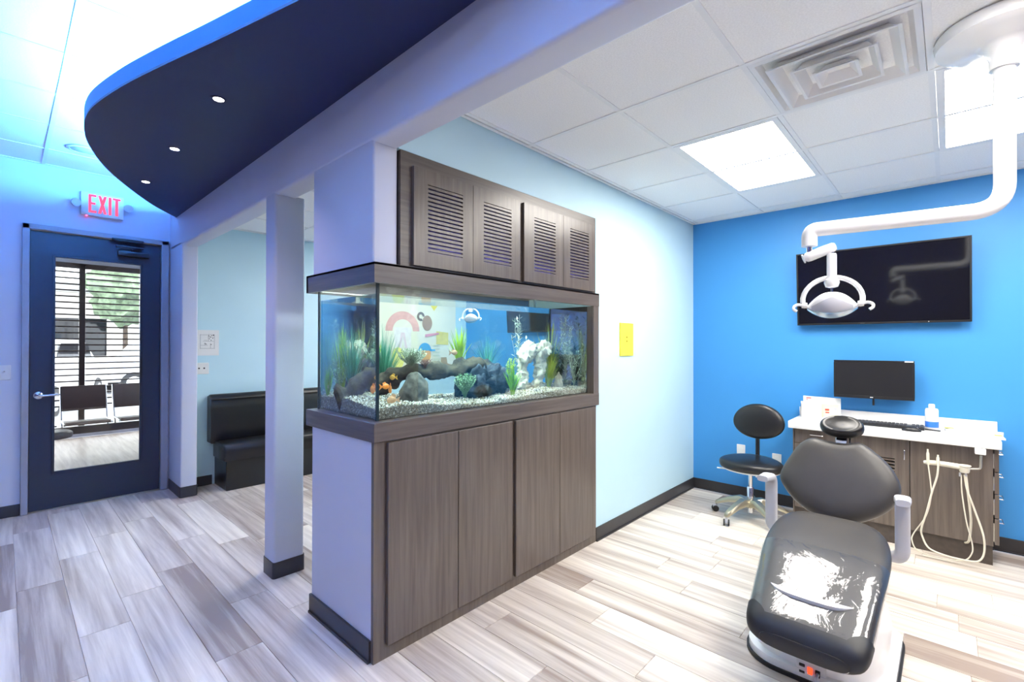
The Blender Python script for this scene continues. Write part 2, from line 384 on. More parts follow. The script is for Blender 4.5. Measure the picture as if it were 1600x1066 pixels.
# baseboards ------------------------------------------------------
def baseb(name, *q): struct(name, B(*q, 0, .10, bev=.003, seg=1), M_BASE, 0)
baseb('baseboard_door', XW, .105, YD-.007, YD)
bm = newbm(); prism(bm, rrect(X0-.006, X0B+.006, 5.344, YD-.001, .018), 0, .10); struct('baseboard_jamb', bm, M_BASE)
bm = newbm(); prism(bm, rrect(X0-.006, 1.344, 3.077, 3.250, .02), 0, .10); struct('baseboard_post', bm, M_BASE)
bm = B(X0-.006, X0+.006, YF+.022, YB+.01, 0, .10); box(bm, X0-.012, X0-.006, YF+.022, YB+.01, 0, .012); struct('baseboard_tank_end', bm, M_BASE)
bm = B(3.0, XA, YF-.004, YF+.004, 0, .10); box(bm, 3.0, XA, YF-.012, YF-.004, 0, .010); struct('baseboard_light_blue', bm, M_BASE)
bm = B(XA-.008, XA, YW, YF, 0, .10); box(bm, XA-.016, XA-.008, YW, YF, 0, .010); struct('baseboard_accent', bm, M_BASE)
baseb('baseboard_back', X0B, 1.49, YN-.007, YN)
baseb('baseboard_far_accent', XA-.007, XA, YB, YN)

# entrance door ---------------------------------------------------
dx0, dx1 = .155, 1.072
bm = newbm()
for q in ((.105, dx0-.004, YD-.03, YD+.15, 0, 2.495), (dx1+.004, 1.137, YD-.03, YD+.15, 0, 2.495), (.105, 1.137, YD-.03, YD+.15, 2.452, 2.497)): box(bm, *q, bev=.004, seg=1)
box(bm, dx0-.01, dx0+.012, YD+.055, YD+.15, 0, 2.46); box(bm, dx1-.012, dx1+.01, YD+.055, YD+.15, 0, 2.46)
struct('trim_1', bm, M_FRAME)
door = bpy.data.objects.new('door_1', None); COL.objects.link(door); door.location = (dx0, YD, 0); door['kind'] = 'structure'
gx0, gx1, gz0, gz1 = .308, .916, .327, 2.235
bm = newbm()
for q in ((dx0, gx0, 0.012, 2.447), (gx1, dx1, .012, 2.447), (gx0, gx1, .012, gz0), (gx0, gx1, gz1, 2.447)): box(bm, q[0], q[1], YD+.005, YD+.05, q[2], q[3])
link('slab', bm, M_DOOR, door, 0)
bm = newbm()
for q in ((gx0-.014, gx0+.006, gz0-.014, gz1+.014), (gx1-.006, gx1+.014, gz0-.014, gz1+.014), (gx0, gx1, gz0-.014, gz0+.006), (gx0, gx1, gz1-.006, gz1+.014)): box(bm, q[0], q[1], YD-.004, YD+.02, q[2], q[3], .003, 1)
link('glazing_bead', bm, M_DOOR, door)
link('pane', B(gx0, gx1, YD+.025, YD+.031, gz0, gz1), M_GLASS, door, 0)
link('threshold', B(dx0, dx1, YD-.01, YD+.06, 0, .009), M_STEEL, door, 0)
bm = newbm(); lathe(bm, [(.0, 0), (.033, 0), (.033, .008), (.026, .016), (.012, .02), (.012, .05), (0, .052)], (.212, YD+.005, 1.012), (0, -1, 0))
h = link('handle', bm, M_CHROME, door)
bm = newbm(); tube(bm, smoothpath([(.212, YD-.045, 1.012), (.25, YD-.052, 1.012), (.30, YD-.05, 1.013), (.345, YD-.042, 1.012)], 5), [.011]*5+[.0095]*11, 10); link('lever', bm, M_CHROME, h)
bm = B(.735, .975, YD-.055, YD+.004, 2.30, 2.345, .006, 2); c = link('door_closer', bm, M_BLKPL, door)
bm = newbm(); tube(bm, [(.84, YD-.03, 2.345), (.84, YD-.03, 2.372), (.72, YD-.055, 2.375)], .008, 8); tube(bm, [(.72, YD-.055, 2.385), (.93, YD-.02, 2.39)], .009, 8); link('closer_arm', bm, M_BLKPL, c)
bm = B(.69, .93, YD-.045, YD-.03, 2.435, 2.462, .003, 1); link('closer_shoe', bm, M_BLKPL, c)

# ================================================================ LOBBY THINGS
# floating ceiling cloud ------------------------------------------
ZS, ZT = 2.701, 2.792
curve = [(1.149, 5.56), (.91, 5.22), (.67, 4.77), (.48, 4.34), (.36, 3.94), (.315, 3.69), (.30, 3.47), (.315, 3.25), (.38, 2.92), (.47, 2.58), (.575, 2.22), (.67, 1.88), (.78, 1.48), (.92, .95), (1.04, .45), (1.149, -.05)]
sp = [(p.x, p.y) for p in smoothpath([(x, y, 0) for x, y in curve], 6)]
cloud = thing('floating_ceiling', 'navy teardrop floating ceiling cloud with a glowing blue edge', 'ceiling cloud', (.8, 3, ZS))
bm = newbm(); prism(bm, sp, ZS, ZS+.012); link('underside', bm, M_NAVY, cloud, 30)
bm = newbm()
ins = []
for i, (x, y) in enumerate(sp):
    a, b = sp[max(i-1, 0)], sp[min(i+1, len(sp)-1)]; d = Vector((b[0]-a[0], b[1]-a[1])).normalized(); ins.append((min(x-d.y*.018*1 if False else x+abs(d.y)*.018, 1.149), y-(.018*d.x if y > 3.47 else -.018*abs(d.x))))
rings(bm, [[Vector((p[0], p[1], z)) for p in q] for q, z in ((sp, ZS+.012), (sp, ZT), (ins, ZT), (ins, ZS+.012))], close_ends=False, closed=False)
link('edge_band', bm, M_SEDGE, cloud)
bm = newbm(); led = smoothpath([(min(x+.09, 1.12), y, ZT+.004) for x, y in curve[1:]], 6); tube(bm, led, .009, 6)
link('led_strip', bm, M_COVE, cloud, 0)
for i, y in enumerate((2.704, 3.60, 4.495)):
    t = thing('recessed_spot', ('recessed spotlight in the navy cloud farthest from the entrance door', 'middle of three recessed spotlights in the navy cloud', 'recessed spotlight in the narrow tip of the navy cloud by the exit sign')[i], 'spotlight', (.733, y, ZS), 0, 'spotlights in the navy ceiling cloud')
    bm = newbm(); lathe(bm, [(.024, -.001), (.036, -.001), (.036, -.005), (.024, -.003)], (.733, y, ZS), seg=20); link('bezel', bm, M_NAVY, t)
    bm = newbm(); lathe(bm, [(.0, -.001), (.024, -.001), (.024, -.003), (0, -.003)], (.733, y, ZS), seg=20); link('lens', bm, M_SPOT, t)
    light('spot_beam', 'SPOT', (.733, y, ZS-.012), P_SPOT, (1, .78, .78), t, spot_size=R(95), spot_blend=.8, shadow_soft_size=.025)
t = thing('ceiling_speaker', 'round white ceiling speaker above the exit sign', 'speaker', (.432, 5.135, ZL))
bm = newbm(); lathe(bm, [(.0, -.006), (.075, -.006), (.08, -.002), (.08, .004), (0, .004)], (.432, 5.135, ZL)); link('grille', bm, M_GREYPL, t)
bm = newbm(); lathe(bm, [(.082, .0), (.082, -.008), (.098, -.006), (.104, .0)], (.432, 5.135, ZL)); link('trim_ring', bm, M_WHITEPL, t)

# exit sign -------------------------------------------------------
ex = thing('exit_sign', 'white emergency exit sign with red glowing letters above the door', 'exit sign', (.623, YD, 2.64))
link('housing', B(.472, .775, YD-.045, YD-.002, 2.64, 2.853, .006, 2), M_WHITEPL, ex)
yl = YD-.0465
def letter(polys):
    bm = newbm()
    for p in polys: rings(bm, [[Vector((x, yy, z)) for x, z in p] for yy in (yl, yl+.003)])
    link('letter', bm, M_EXIT, ex, 0)
def rc(a, b, c, d): return [(a, c), (b, c), (b, d), (a, d)]
z0, z1 = 2.667, 2.832; s = .019
letter([rc(.524, .524+s, z0, z1), rc(.524+s, .578, z1-s, z1), rc(.524+s, .572, 2.742, 2.742+s), rc(.524+s, .578, z0, z0+s)])
letter([[(.590, z0), (.611, z0), (.652, z1), (.631, z1)], [(.590, z1), (.611, z1), (.652, z0), (.631, z0)]])
letter([rc(.664, .664+s+.002, z0, z1)])
letter([rc(.694, .752, z1-s, z1), rc(.7125, .7125+s+.002, z0, z1-s)])
for sx, x in ((-1, .437), (1, .812)):
    bm = newbm(); lathe(bm, [(0, -.032), (.02, -.028), (.033, -.012), (.037, .006), (.034, .018), (.0, .012)], (x, YD-.05, 2.738 if sx < 0 else 2.757), (-.25*sx, -1, -.35)); hd = link('lamp_head', bm, M_GREYPL, ex)
    bm = newbm(); tube(bm, [(x-sx*.0, YD-.03, 2.745), (x-sx*.045, YD-.025, 2.745)], .008, 8); link('swivel', bm, M_WHITEPL, hd)
bm = newbm(); lathe(bm, [(0, -.006), (.006, -.003), (.006, .004), (0, .004)], (.513, YD-.024, 2.638)); link('pilot_light', bm, M_PILOT, ex)

# switch plate, plan, outlet plate --------------------------------
t = thing('light_switch', 'white light switch plate beside the entrance door frame', 'light switch', (-.01, YD, 1.22))
link('plate', B(-.07, .047, YD-.006, YD, 1.157, 1.282, .003, 1), M_WHITEPL, t)
bm = newbm(); tube(bm, [(0, YD-.006, 1.222), (.008, YD-.022, 1.23)], [.008, .006], 8); link('toggle', bm, M_CHROME, t)
t = thing('evacuation_plan', 'white paper sheet with a printed floor plan taped on the pale blue wall', 'paper notice', (1.437, YN, 1.34))
link('sheet', B(1.329, 1.547, YN-.003, YN, 1.341, 1.606), M_PAPER, t, 0)
bm = newbm()
def ln(a, b, c, d, wd=.0025):
    if abs(a-b) < 1e-6: box(bm, a-wd/2, a+wd/2, YN-.0042, YN-.003, c, d)
    else: box(bm, a, b, YN-.0042, YN-.003, c-wd/2, c+wd/2)
for q in ((1.378, 1.378, 1.415, 1.56), (1.375, 1.51, 1.415, 1.415), (1.378, 1.445, 1.447, 1.447), (1.445, 1.505, 1.559, 1.559), (1.378, 1.44, 1.556, 1.556), (1.505, 1.505, 1.415, 1.559), (1.45, 1.45, 1.49, 1.559), (1.41, 1.44, 1.50, 1.50), (1.47, 1.47, 1.415, 1.47), (1.45, 1.505, 1.53, 1.53), (1.42, 1.42, 1.447, 1.475), (1.40, 1.50, 1.49, 1.49)): ln(*q)
link('plan_drawing', bm, mat('grey_ink', (.25, .25, .28), .8), t, 0)
bm = newbm()
for x, z in ((1.455, 1.545), (1.468, 1.535), (1.48, 1.548), (1.495, 1.55), (1.46, 1.515), (1.475, 1.50), (1.49, 1.52), (1.42, 1.465), (1.43, 1.46), (1.475, 1.455), (1.498, 1.555)): box(bm, x-.004, x+.004, YN-.0044, YN-.003, z-.004, z+.004)
link('plan_symbols', bm, M_INK, t, 0)['kind'] = 'stuff'
t = thing('outlet_plate', 'white wall plate with two black sockets below the floor plan sheet', 'outlet', (1.39, YN, 1.15))
link('plate', B(1.324, 1.456, YN-.007, YN, 1.150, 1.268, .004, 1), M_WHITEPL, t)
for x in (1.367, 1.413):
    bm = newbm(); lathe(bm, [(0, 0), (.008, 0), (.008, .004), (0, .004)], (x, YN-.006, 1.211), (0, -1, 0), 12); link('socket', bm, M_INK, t)

# booth -----------------------------------------------------------
t = thing('banquette', 'black vinyl banquette bench against the pale blue back wall', 'bench', (2.2, 5.42, 0))
bx0, bx1 = 1.50, 3.20
link('plinth', B(bx0+.01, bx1, 5.26, YN-.01, 0, .30, .006, 1), M_BLACKV, t)
bm = newbm(); prof = [(5.235, .30), (5.225, .33), (5.222, .40), (5.232, .445), (5.262, .468), (5.36, .478), (5.60, .46), (5.60, .30)]
rings(bm, [[Vector((x, 5.42+(y-5.42)*sc, .38+(z-.38)*sc)) for y, z in prof] for x, sc in ((bx0-.015, .93), (bx0, 1), (bx1, 1))]); link('seat_cushion', bm, M_BLACKV, t, 50)
bm = newbm(); prof = [(5.53, .44), (5.505, .50), (5.498, .62), (5.515, .80), (5.53, .90), (5.555, .935), (5.60, .94), (5.635, .93), (5.638, .44)]
rings(bm, [[Vector((x, 5.57+(y-5.57)*sc, .69+(z-.69)*sc)) for y, z in prof] for x, sc in ((bx0-.06, .95), (bx0-.045, 1), (bx1, 1))]); bk = link('backrest', bm, M_BLACKV, t, 50)
bm = newbm(); tube(bm, [(bx0-.05, 5.512, .895), (bx1, 5.512, .895)], .006, 8); link('piping', bm, M_BLACKV, bk)
bm = newbm(); tube(bm, [(bx0-.01, 5.232, .335), (bx1, 5.232, .335)], .005, 8); link('piping', bm, M_BLACKV, t)

# ================================================================ AQUARIUM WALL
# lower cabinet
t = thing('aquarium_cabinet', 'grey-brown laminate base cabinet with four tall flat doors under the aquarium', 'cabinet', (2.1, 2.2, 0))
bm = newbm(); box(bm, X0+.004, 3.0, YF, YF+.02, .0, 1.012); box(bm, X0+.02, 2.985, YF+.02, YB-.03, 0, .06)
link('face_frame', bm, M_WV, t, 0)
def door_panel(x0, x1, z0, z1, y0, y1, m, parent, name='door'):
    return link(name, B(x0, x1, y0, y1, z0, z1, .0018, 1), m, parent, 0)
for a, b in ((1.218, 1.642), (1.646, 2.067), (2.098, 2.531), (2.535, 2.968)): door_panel(a, b, .067, 1.004, YF-.021, YF-.001, M_WV, t)
# upper cabinet
t = thing('louvred_wall_cabinet', 'grey-brown laminate wall cabinet with four slotted doors above the aquarium', 'cabinet', (2.1, 2.2, 1.84))
bm = newbm()
for q in ((1.293, 1.36, 1.842, 2.400), (2.93, 2.99, 1.842, 2.400), (1.36, 2.93, 2.34, 2.400), (1.36, 2.93, 1.842, 1.86), (2.125, 2.175, 1.86, 2.34)): box(bm, q[0], q[1], YF, YF+.02, q[2], q[3])
link('face_frame', bm, M_WH, t, 0)
bm = newbm(); box(bm, 1.293, 2.99, YB-.03, YB-.01, 1.842, 2.4); box(bm, 1.293, 1.30, YF+.02, YB-.03, 1.842, 2.4); box(bm, 2.983, 2.99, YF+.02, YB-.03, 1.842, 2.4); box(bm, 1.293, 2.99, YF+.02, YB-.03, 2.39, 2.4)
link('carcass', bm, mat('cabinet_inside', (.05, .05, .055), .6), t, 0)
M_MOON = emat('blue_moonlight_strip', (.15, .16, 1.0), 55)
link('moonlight_strip', B(1.40, 2.88, YF+.10, YF+.115, 1.846, 1.854), M_MOON, t, 0)
slot = .0082
for a, b, c, d in ((1.356, 1.7435, 1.441, 1.671), (1.7465, 2.132, 1.826, 2.053), (2.168, 2.5655, 2.265, 2.482), (2.5685, 2.955, 2.647, 2.874)):
    z0, z1, s0, s1 = 1.850, 2.334, 1.925, 2.262
    dr = link('door', box(box(box(box(newbm(), a, c, YF-.021, YF-.001, z0, z1), d, b, YF-.021, YF-.001, z0, z1), c, d, YF-.021, YF-.001, s1, z1), c, d, YF-.021, YF-.001, z0, s0), M_WV, t, 0)
    n = 16; pitch = (s1-s0)/n
    for k in range(1, n): link('slat', B(c, d, YF-.0212, YF-.0012, s0+pitch*k+slot/2-pitch+ (pitch-slot)*0, s0+pitch*k+pitch-slot/2-pitch), M_WV, dr, 0)
    link('slat', B(c, d, YF-.0212, YF-.0012, s1-pitch+slot/2, s1-slot/2), M_WV, dr, 0)

# the tank itself
tx0, tx1, ty0, ty1, tz0, tz1 = 1.195, 2.962, 1.975, 2.585, 1.10, 1.76
aq = thing('aquarium', 'long glass aquarium in laminate trim built into the end of the partition', 'aquarium', (2.1, 2.27, 1.012))
FX0, FX1, FY0, FY1 = X0-.002, 3.026, YF-.012, 2.628
bm = newbm()
for za, zb in ((1.012, 1.101),): box(bm, FX0, FX1, FY0, FY1, za, zb, .002, 1)
link('base_band', bm, M_WH, aq, 0)
bm = newbm()
for q in ((FX0, FX1, FY0, FY0+.02), (FX0, FX0+.02, FY0+.02, FY1), (FX0, FX1, FY1-.02, FY1), (FX1-.02, FX1, FY0+.02, FY1-.02)): box(bm, *q, 1.746, 1.840)
box(bm, FX0, FX1, FY0, FY1, 1.830, 1.841)
link('hood_band', bm, M_WH, aq, 0)
bm = B(2.955, FX1-.002, FY0+.002, FY0+.06, 1.101, 1.746); link('end_stile', bm, M_WV, aq, 0)
link('end_panel', B(2.966, 3.0, FY0+.06, FY1-.03, 1.101, 1.746), M_WDARK, aq, 0)
gl = clearmat('tank_glass', (.975, .995, .985), 1.5); GT = .010
M_GEDGE = mat('glass_edge_seal', (.01, .03, .04), .3, var=.1)
for nm, q in (('front_pane', (tx0+GT, tx1, ty0, ty0+GT)), ('back_pane', (tx0+GT, tx1, ty1-GT, ty1)), ('end_pane', (tx0, tx0+GT, ty0+GT, ty1-GT))): link(nm, B(*q, tz0, tz1), gl, aq, 0)
for q in ((tx0-.0005, tx0+GT+.003, ty0-.0005, ty0+GT), (tx0-.0005, tx0+GT, ty1-GT, ty1+.0005)): link('corner_seal', B(*q, tz0, tz1), M_GEDGE, aq, 0)
# water: refracting sides, open-looking surface
def watermat():
    m = bpy.data.materials.new('tank_water'); m.use_nodes = True; N = m.node_tree.nodes; L = m.node_tree.links
    N.remove(N['Principled BSDF']); g = N.new('ShaderNodeBsdfGlass'); g.inputs['Color'].default_value = (.94, .995, .99, 1); g.inputs['Roughness'].default_value = 0; g.inputs['IOR'].default_value = 1.33
    L.new(g.outputs[0], N['Material Output'].inputs[0]); return m
wx0, wx1, wy0, wy1, wz0, wz1 = tx0+GT+.001, 2.960, ty0+GT+.001, ty1-GT-.001, 1.104, 1.705
bm = newbm(); box(bm, wx0, wx1, wy0, wy1, wz0, wz1)
wo = link('water', bm, (watermat(), clearmat('water_surface', (.86, .97, .97), 1.33, 0, .05, 6)), aq, 0)
for f in wo.data.polygons:
    if abs(f.normal.z) > .5: f.material_index = 1
link('tank_light', B(1.26, 2.44, 1.99, 2.24, 1.819, 1.827), M_TANKL, aq, 0)
# gravel bed
def gz(x, y):
    d = (y-wy0)/(wy1-wy0)
    base = 1.135+.025*min(1, d*2.2)+.012*math.sin(x*5.1+1)+.01*noise.noise(Vector((x*6, y*6, 0)))
    return base+(.018*math.exp(-((x-1.35)/.2)**2))
bm = newbm(); nx, ny = 90, 30
gv = [[bm.verts.new((wx0+.002+(wx1-wx0-.004)*i/nx, wy0+.002+(wy1-wy0-.004)*j/ny, gz(wx0+(wx1-wx0)*i/nx, wy0+(wy1-wy0)*j/ny)-.004)) for j in range(ny+1)] for i in range(nx+1)]
for i in range(nx):
    for j in range(ny): bm.faces.new((gv[i][j], gv[i+1][j], gv[i+1][j+1], gv[i][j+1]))
for i in range(nx):
    for j in (0, ny):
        a, b = gv[i][j], gv[i+1][j]; bm.faces.new((a, b, bm.verts.new((b.co.x, b.co.y, 1.106)), bm.verts.new((a.co.x, a.co.y, 1.106))))
for j in range(ny):
    a, b = gv[0][j], gv[0][j+1]; bm.faces.new((a, b, bm.verts.new((b.co.x, b.co.y, 1.106)), bm.verts.new((a.co.x, a.co.y, 1.106))))
gb = link('gravel_bed', bm, mat('gravel_base', (.30, .28, .24), .8, var=.5, scale=120), aq, 0); gb['kind'] = 'stuff'
OCT = [(1, 0, 0), (-1, 0, 0), (0, 1, 0), (0, -1, 0), (0, 0, 1), (0, 0, -1)]; OF = [(0, 2, 4), (2, 1, 4), (1, 3, 4), (3, 0, 4), (2, 0, 5), (1, 2, 5), (3, 1, 5), (0, 3, 5)]
vs, fs = [], []
def pebble(x, y, z, r):
    b = len(vs); rot = Matrix.Rotation(random.uniform(0, 6), 3, (random.random(), random.random(), random.random()+.1))
    for p in OCT: q = rot @ Vector((p[0]*r*random.uniform(.7, 1.3), p[1]*r*random.uniform(.7, 1.3), p[2]*r*random.uniform(.5, 1))); vs.append((min(max(x+q.x, wx0+.001), wx1-.001), min(max(y+q.y, wy0+.001), wy1-.001), z+q.z))
    for f in OF: fs.append(tuple(b+i for i in f))
for k in range(9000):
    x = random.uniform(wx0+.004, wx1-.004); y = wy0+.004+(wy1-wy0-.008)*random.random()**1.5; pebble(x, y, gz(x, y), random.uniform(.003, .0075))
for k in range(3800):   # stones pressed against the front and end panes
    x = random.uniform(wx0+.004, wx1-.004); y = wy0+.004
    if k % 4 == 0: x, y = wx0+.004, random.uniform(wy0, wy1)
    pebble(x, y, random.uniform(1.108, gz(x, y)), random.uniform(.003, .007))
me = bpy.data.meshes.new('gravel'); me.from_pydata(vs, [], fs)
me.materials.append(islandmat('gravel_stones', [(.62, .60, .54), (.80, .80, .76), (.10, .09, .07), (.52, .44, .28), (.68, .68, .64), (.26, .22, .17), (.85, .86, .84), (.36, .36, .32)]))
g = bpy.data.objects.new('gravel_stones', me); COL.objects.link(g); g.parent = aq; g.matrix_parent_inverse = wmat(aq).inverted(); g['kind'] = 'stuff'

# rocks, wood, plants, fish inside
def noisy(bm, amp, fr, seed=0, amp2=0, fr2=1):
    bm.normal_update()
    for v in bm.verts:
        q = v.co*fr+Vector((seed, seed*1.7, 0)); d = noise.fractal(q, 1, 2, 4)*amp
        if amp2: d += (abs(noise.noise(v.co*fr2+Vector((seed, 0, 0))))-.3)*amp2
        v.co += v.normal*d
def rock(name, label, c, r, seed, amp, fr, m, sub=4, amp2=0, fr2=20, shape=None):
    bm = newbm(); bmesh.ops.create_icosphere(bm, subdivisions=sub, radius=1)
    for v in bm.verts:
        p = v.co.copy()
        if shape: p = shape(p)
        v.co = Vector((c[0]+p.x*r[0], c[1]+p.y*r[1], c[2]+p.z*r[2]))
    noisy(bm, amp, fr, seed, amp2, fr2)
    return tag(link(name, bm, m, None, 60, loc=c), label, 'rock')
M_ROCKD = mat('dark_lava_rock', (.030, .045, .065), .85, var=.75, scale=30, bump=.7, bscale=60)
M_ROCKG = mat('grey_cone_rock', (.095, .095, .085), .85, var=.55, scale=26, bump=.6, bscale=70)
M_ROCKW = mat('pale_holey_rock', (.52, .50, .42), .8, var=.35, scale=24, bump=.6, bscale=60)
M_WOODD = mat('mossy_driftwood', (.050, .044, .028), .9, var=.7, scale=22, bump=.8, bscale=50, stretch=(.6, 1, 1.5))
cone = lambda p: Vector((p.x*(1-.72*max(0, (p.z+1)/2)), p.y*(1-.6*max(0, (p.z+1)/2)), p.z))
rock('cone_rock', 'grey cone-shaped rock holding up the driftwood in the aquarium', (1.49, 2.13, 1.215), (.135, .10, .10), 3, .022, 9, M_ROCKG, shape=cone)
rock('lava_rock', 'big dark blue lava rock in the middle of the aquarium', (2.06, 2.24, 1.225), (.225, .13, .11), 11, .055, 9, M_ROCKD, 5, .07, 22)
def holey(p): return Vector((p.x*(1+.25*p.z), p.y, p.z))
bm = newbm(); arch = smoothpath([(2.36, 2.22, 1.12), (2.385, 2.22, 1.24), (2.40, 2.21, 1.34), (2.47, 2.20, 1.425), (2.58, 2.21, 1.43), (2.66, 2.22, 1.415)], 6); tube(bm, arch, [.05+.018*math.sin(i*.5) for i in range(len(arch)-4)]+[.055, .05, .04, .025], 18)
leg = smoothpath([(2.52, 2.18, 1.12), (2.535, 2.18, 1.22), (2.56, 2.19, 1.31), (2.54, 2.2, 1.40)], 6); tube(bm, leg, [.06-.02*math.sin(i/18*math.pi) for i in range(len(leg))], 18)
bmesh.ops.subdivide_edges(bm, edges=bm.edges[:], cuts=1, use_grid_fill=True); noisy(bm, .030, 16, 5, .045, 34)
tag(link('pale_arch_rock', bm, M_ROCKW, None, 60), 'pale white holey rock with an arch beside the tall blade plant', 'rock')
rock('pale_stone', 'small pale stone at the foot of the dark leafy plant', (2.745, 2.16, 1.185), (.085, .06, .075), 21, .03, 14, M_ROCKW, 3, shape=cone)
bm = newbm(); path = smoothpath([(1.235, 2.40, 1.165), (1.30, 2.34, 1.20), (1.37, 2.26, 1.265), (1.46, 2.22, 1.305), (1.58, 2.21, 1.315), (1.72, 2.21, 1.318), (1.86, 2.22, 1.32), (1.98, 2.24, 1.33), (2.10, 2.26, 1.325)], 8)
tube(bm, path, [.062-.02*min(1, i/20)+.008*math.sin(i*.7) for i in range(len(path))], 16); noisy(bm, .028, 12, 9, .016, 40)
tag(link('driftwood', bm, M_WOODD, None, 60), 'long mossy driftwood branch bridging the rocks in the aquarium', 'driftwood')
def leafcol(name, c): return mat(name, c, .5, var=.35, scale=14)
M_G1 = leafcol('leaf_bright_green', (.16, .42, .015)); M_G2 = leafcol('leaf_lime', (.34, .55, .03)); M_G3 = leafcol('leaf_teal', (.06, .30, .20)); M_G4 = leafcol('leaf_olive', (.30, .36, .06)); M_G5 = leafcol('leaf_pale', (.52, .60, .52)); M_G6 = leafcol('leaf_dark', (.06, .17, .13)); M_G7 = leafcol('leaf_moss', (.20, .38, .20))
def clampw(p): return Vector((min(max(p.x, wx0+.006), wx1-.006), min(max(p.y, wy0+.006), wy1-.006), min(p.z, wz1-.005)))
def grass(name, label, c, h, spread, n, m, wd=.005, lean=0.0, curl=.5):
    bm = newbm(); c = Vector(c)
    for k in range(n):
        a = random.uniform(0, 2*math.pi); s = spread*random.random()**.6; hh = h*random.uniform(.6, 1.05)*(1-.25*(s/spread)**2)
        tip = Vector((math.cos(a)*s+lean*hh, math.sin(a)*s, hh)); b0 = Vector((math.cos(a)*s*.12, math.sin(a)*s*.12, 0))
        side = Vector((-math.sin(a+random.uniform(-1, 1)), math.cos(a+random.uniform(-1, 1)), 0)).normalized(); ww = wd*random.uniform(1.1, 1.9)
        rr = []
        for i in range(5):
            t = i/4; p = b0.lerp(tip, t); p.x = b0.x+(tip.x-b0.x)*t**(1+curl); p.y = b0.y+(tip.y-b0.y)*t**(1+curl)
            wv = ww*(1-t)**.6+.0006; rr.append((clampw(c+p-side*wv/2), clampw(c+p+side*wv/2)))
        V = [(bm.verts.new(x), bm.verts.new(y)) for x, y in rr]
        for p, q in zip(V, V[1:]): bm.faces.new((p[0], p[1], q[1], q[0]))
    return tag(link(name, bm, m, None, 0, loc=c), label, 'aquarium plant')
def leafy(name, label, c, h, spread, stems, m, leaf=.03, lw=.007, gap=.022):
    bm = newbm(); c = Vector(c)
    for k in range(stems):
        a = random.uniform(0, 2*math.pi); s = spread*random.random()**.7; hh = h*random.uniform(.7, 1.05)
        P = smoothpath([(0, 0, 0), (math.cos(a)*s*.3, math.sin(a)*s*.3, hh*.4), (math.cos(a)*s*.8+random.uniform(-.01, .01), math.sin(a)*s*.8, hh*.75), (math.cos(a)*s, math.sin(a)*s, hh)], 6)
        tube(bm, [clampw(c+p) for p in P], .0013, 4)
        z = 0; L = len(P)
        nl = int(hh/gap)
        for j in range(nl):
            t = (j+1)/(nl+1); p = P[min(int(t*(L-1)), L-1)]; b = random.uniform(0, 2*math.pi); d = Vector((math.cos(b), math.sin(b), random.uniform(.2, .9))).normalized()
            sd = d.cross(Vector((0, 0, 1))).normalized()*1.8; ll = leaf*random.uniform(.6, 1.1)
            q = [clampw(c+x) for x in (p, p+d*ll*.5+sd*lw/2, p+d*ll, p+d*ll*.5-sd*lw/2)]
            bm.faces.new([bm.verts.new(x) for x in q])
    return tag(link(name, bm, m, None, 0, loc=c), label, 'aquarium plant')
grass('grass_plant', 'bright green grass tuft rooted in the gravel beside the end glass', (1.235, 2.515, 1.165), .17, .055, 90, M_G1, .006)
grass('tall_reed_plant', 'tall yellow-green reed plant behind the sloping driftwood', (1.40, 2.50, 1.17), .42, .09, 80, M_G2, .005)
grass('feathery_plant', 'fine teal feathery plant over the low end of the driftwood', (1.42, 2.42, 1.20), .36, .14, 240, M_G3, .003)
leafy('tangled_fern', 'pale tangled fern against the back of the sloping driftwood', (1.33, 2.47, 1.17), .20, .10, 26, M_G7, .02, .004, .012)
leafy('moss_cushion', 'grey-green moss cushion growing on top of the driftwood', (1.49, 2.19, 1.325), .115, .10, 120, mat('moss_grey', (.30, .38, .28), .7, var=.4), .016, .004, .010)
leafy('red_moss', 'small reddish moss tuft on the driftwood next to the grey cushion', (1.575, 2.17, 1.33), .05, .05, 30, mat('moss_red', (.30, .17, .13), .7, var=.4), .012, .004, .008)
grass('lime_grass', 'lime grass tuft planted on top of the driftwood', (1.86, 2.24, 1.34), .235, .09, 60, M_G2, .009)
grass('hair_grass', 'thin hair grass fanning out above the dark lava rock', (2.16, 2.36, 1.30), .22, .17, 90, M_G3, .0022, 0, .2)
leafy('bushy_moss', 'round green bushy plant in front of the dark lava rock', (1.81, 2.085, 1.15), .14, .085, 80, M_G7, .018, .006, .012)
grass('front_grass', 'bright green grass tuft between the lava rock and the pale rock', (2.21, 2.08, 1.14), .185, .085, 70, M_G1, .008)
grass('olive_grass', 'yellow-green bushy grass in front of the pale arch rock', (2.60, 2.12, 1.15), .25, .10, 80, M_G4, .006, .25)
leafy('lime_fern', 'small lime fern behind the bright front grass', (2.31, 2.25, 1.16), .20, .06, 30, M_G2, .02, .006, .012)
grass('blade_plant', 'tall broad-bladed green plant at the dark end of the aquarium', (2.75, 2.32, 1.16),   .52, .17, 50, M_G4, .012)
leafy('silver_branch_plant', 'silvery leafy branch rising above the pale arch rock', (2.44, 2.34, 1.18), .47, .08, 8, M_G5, .055, .009, .03)
leafy('white_leaf_plant', 'white-leaved branch plant beside the aquarium end panel', (2.87, 2.22, 1.16), .52, .10, 14, M_G5, .055, .008, .03)
leafy('dark_leafy_plant', 'dark leafy bush in the corner by the aquarium end panel', (2.86, 2.30, 1.15),   .30, .12, 40, M_G6, .05, .010, .022)
leafy('grey_leaf_plant', 'small grey-green leafy plant growing low beside the end panel', (2.90, 2.12, 1.15), .26, .08, 14, M_G5, .05, .007, .03)
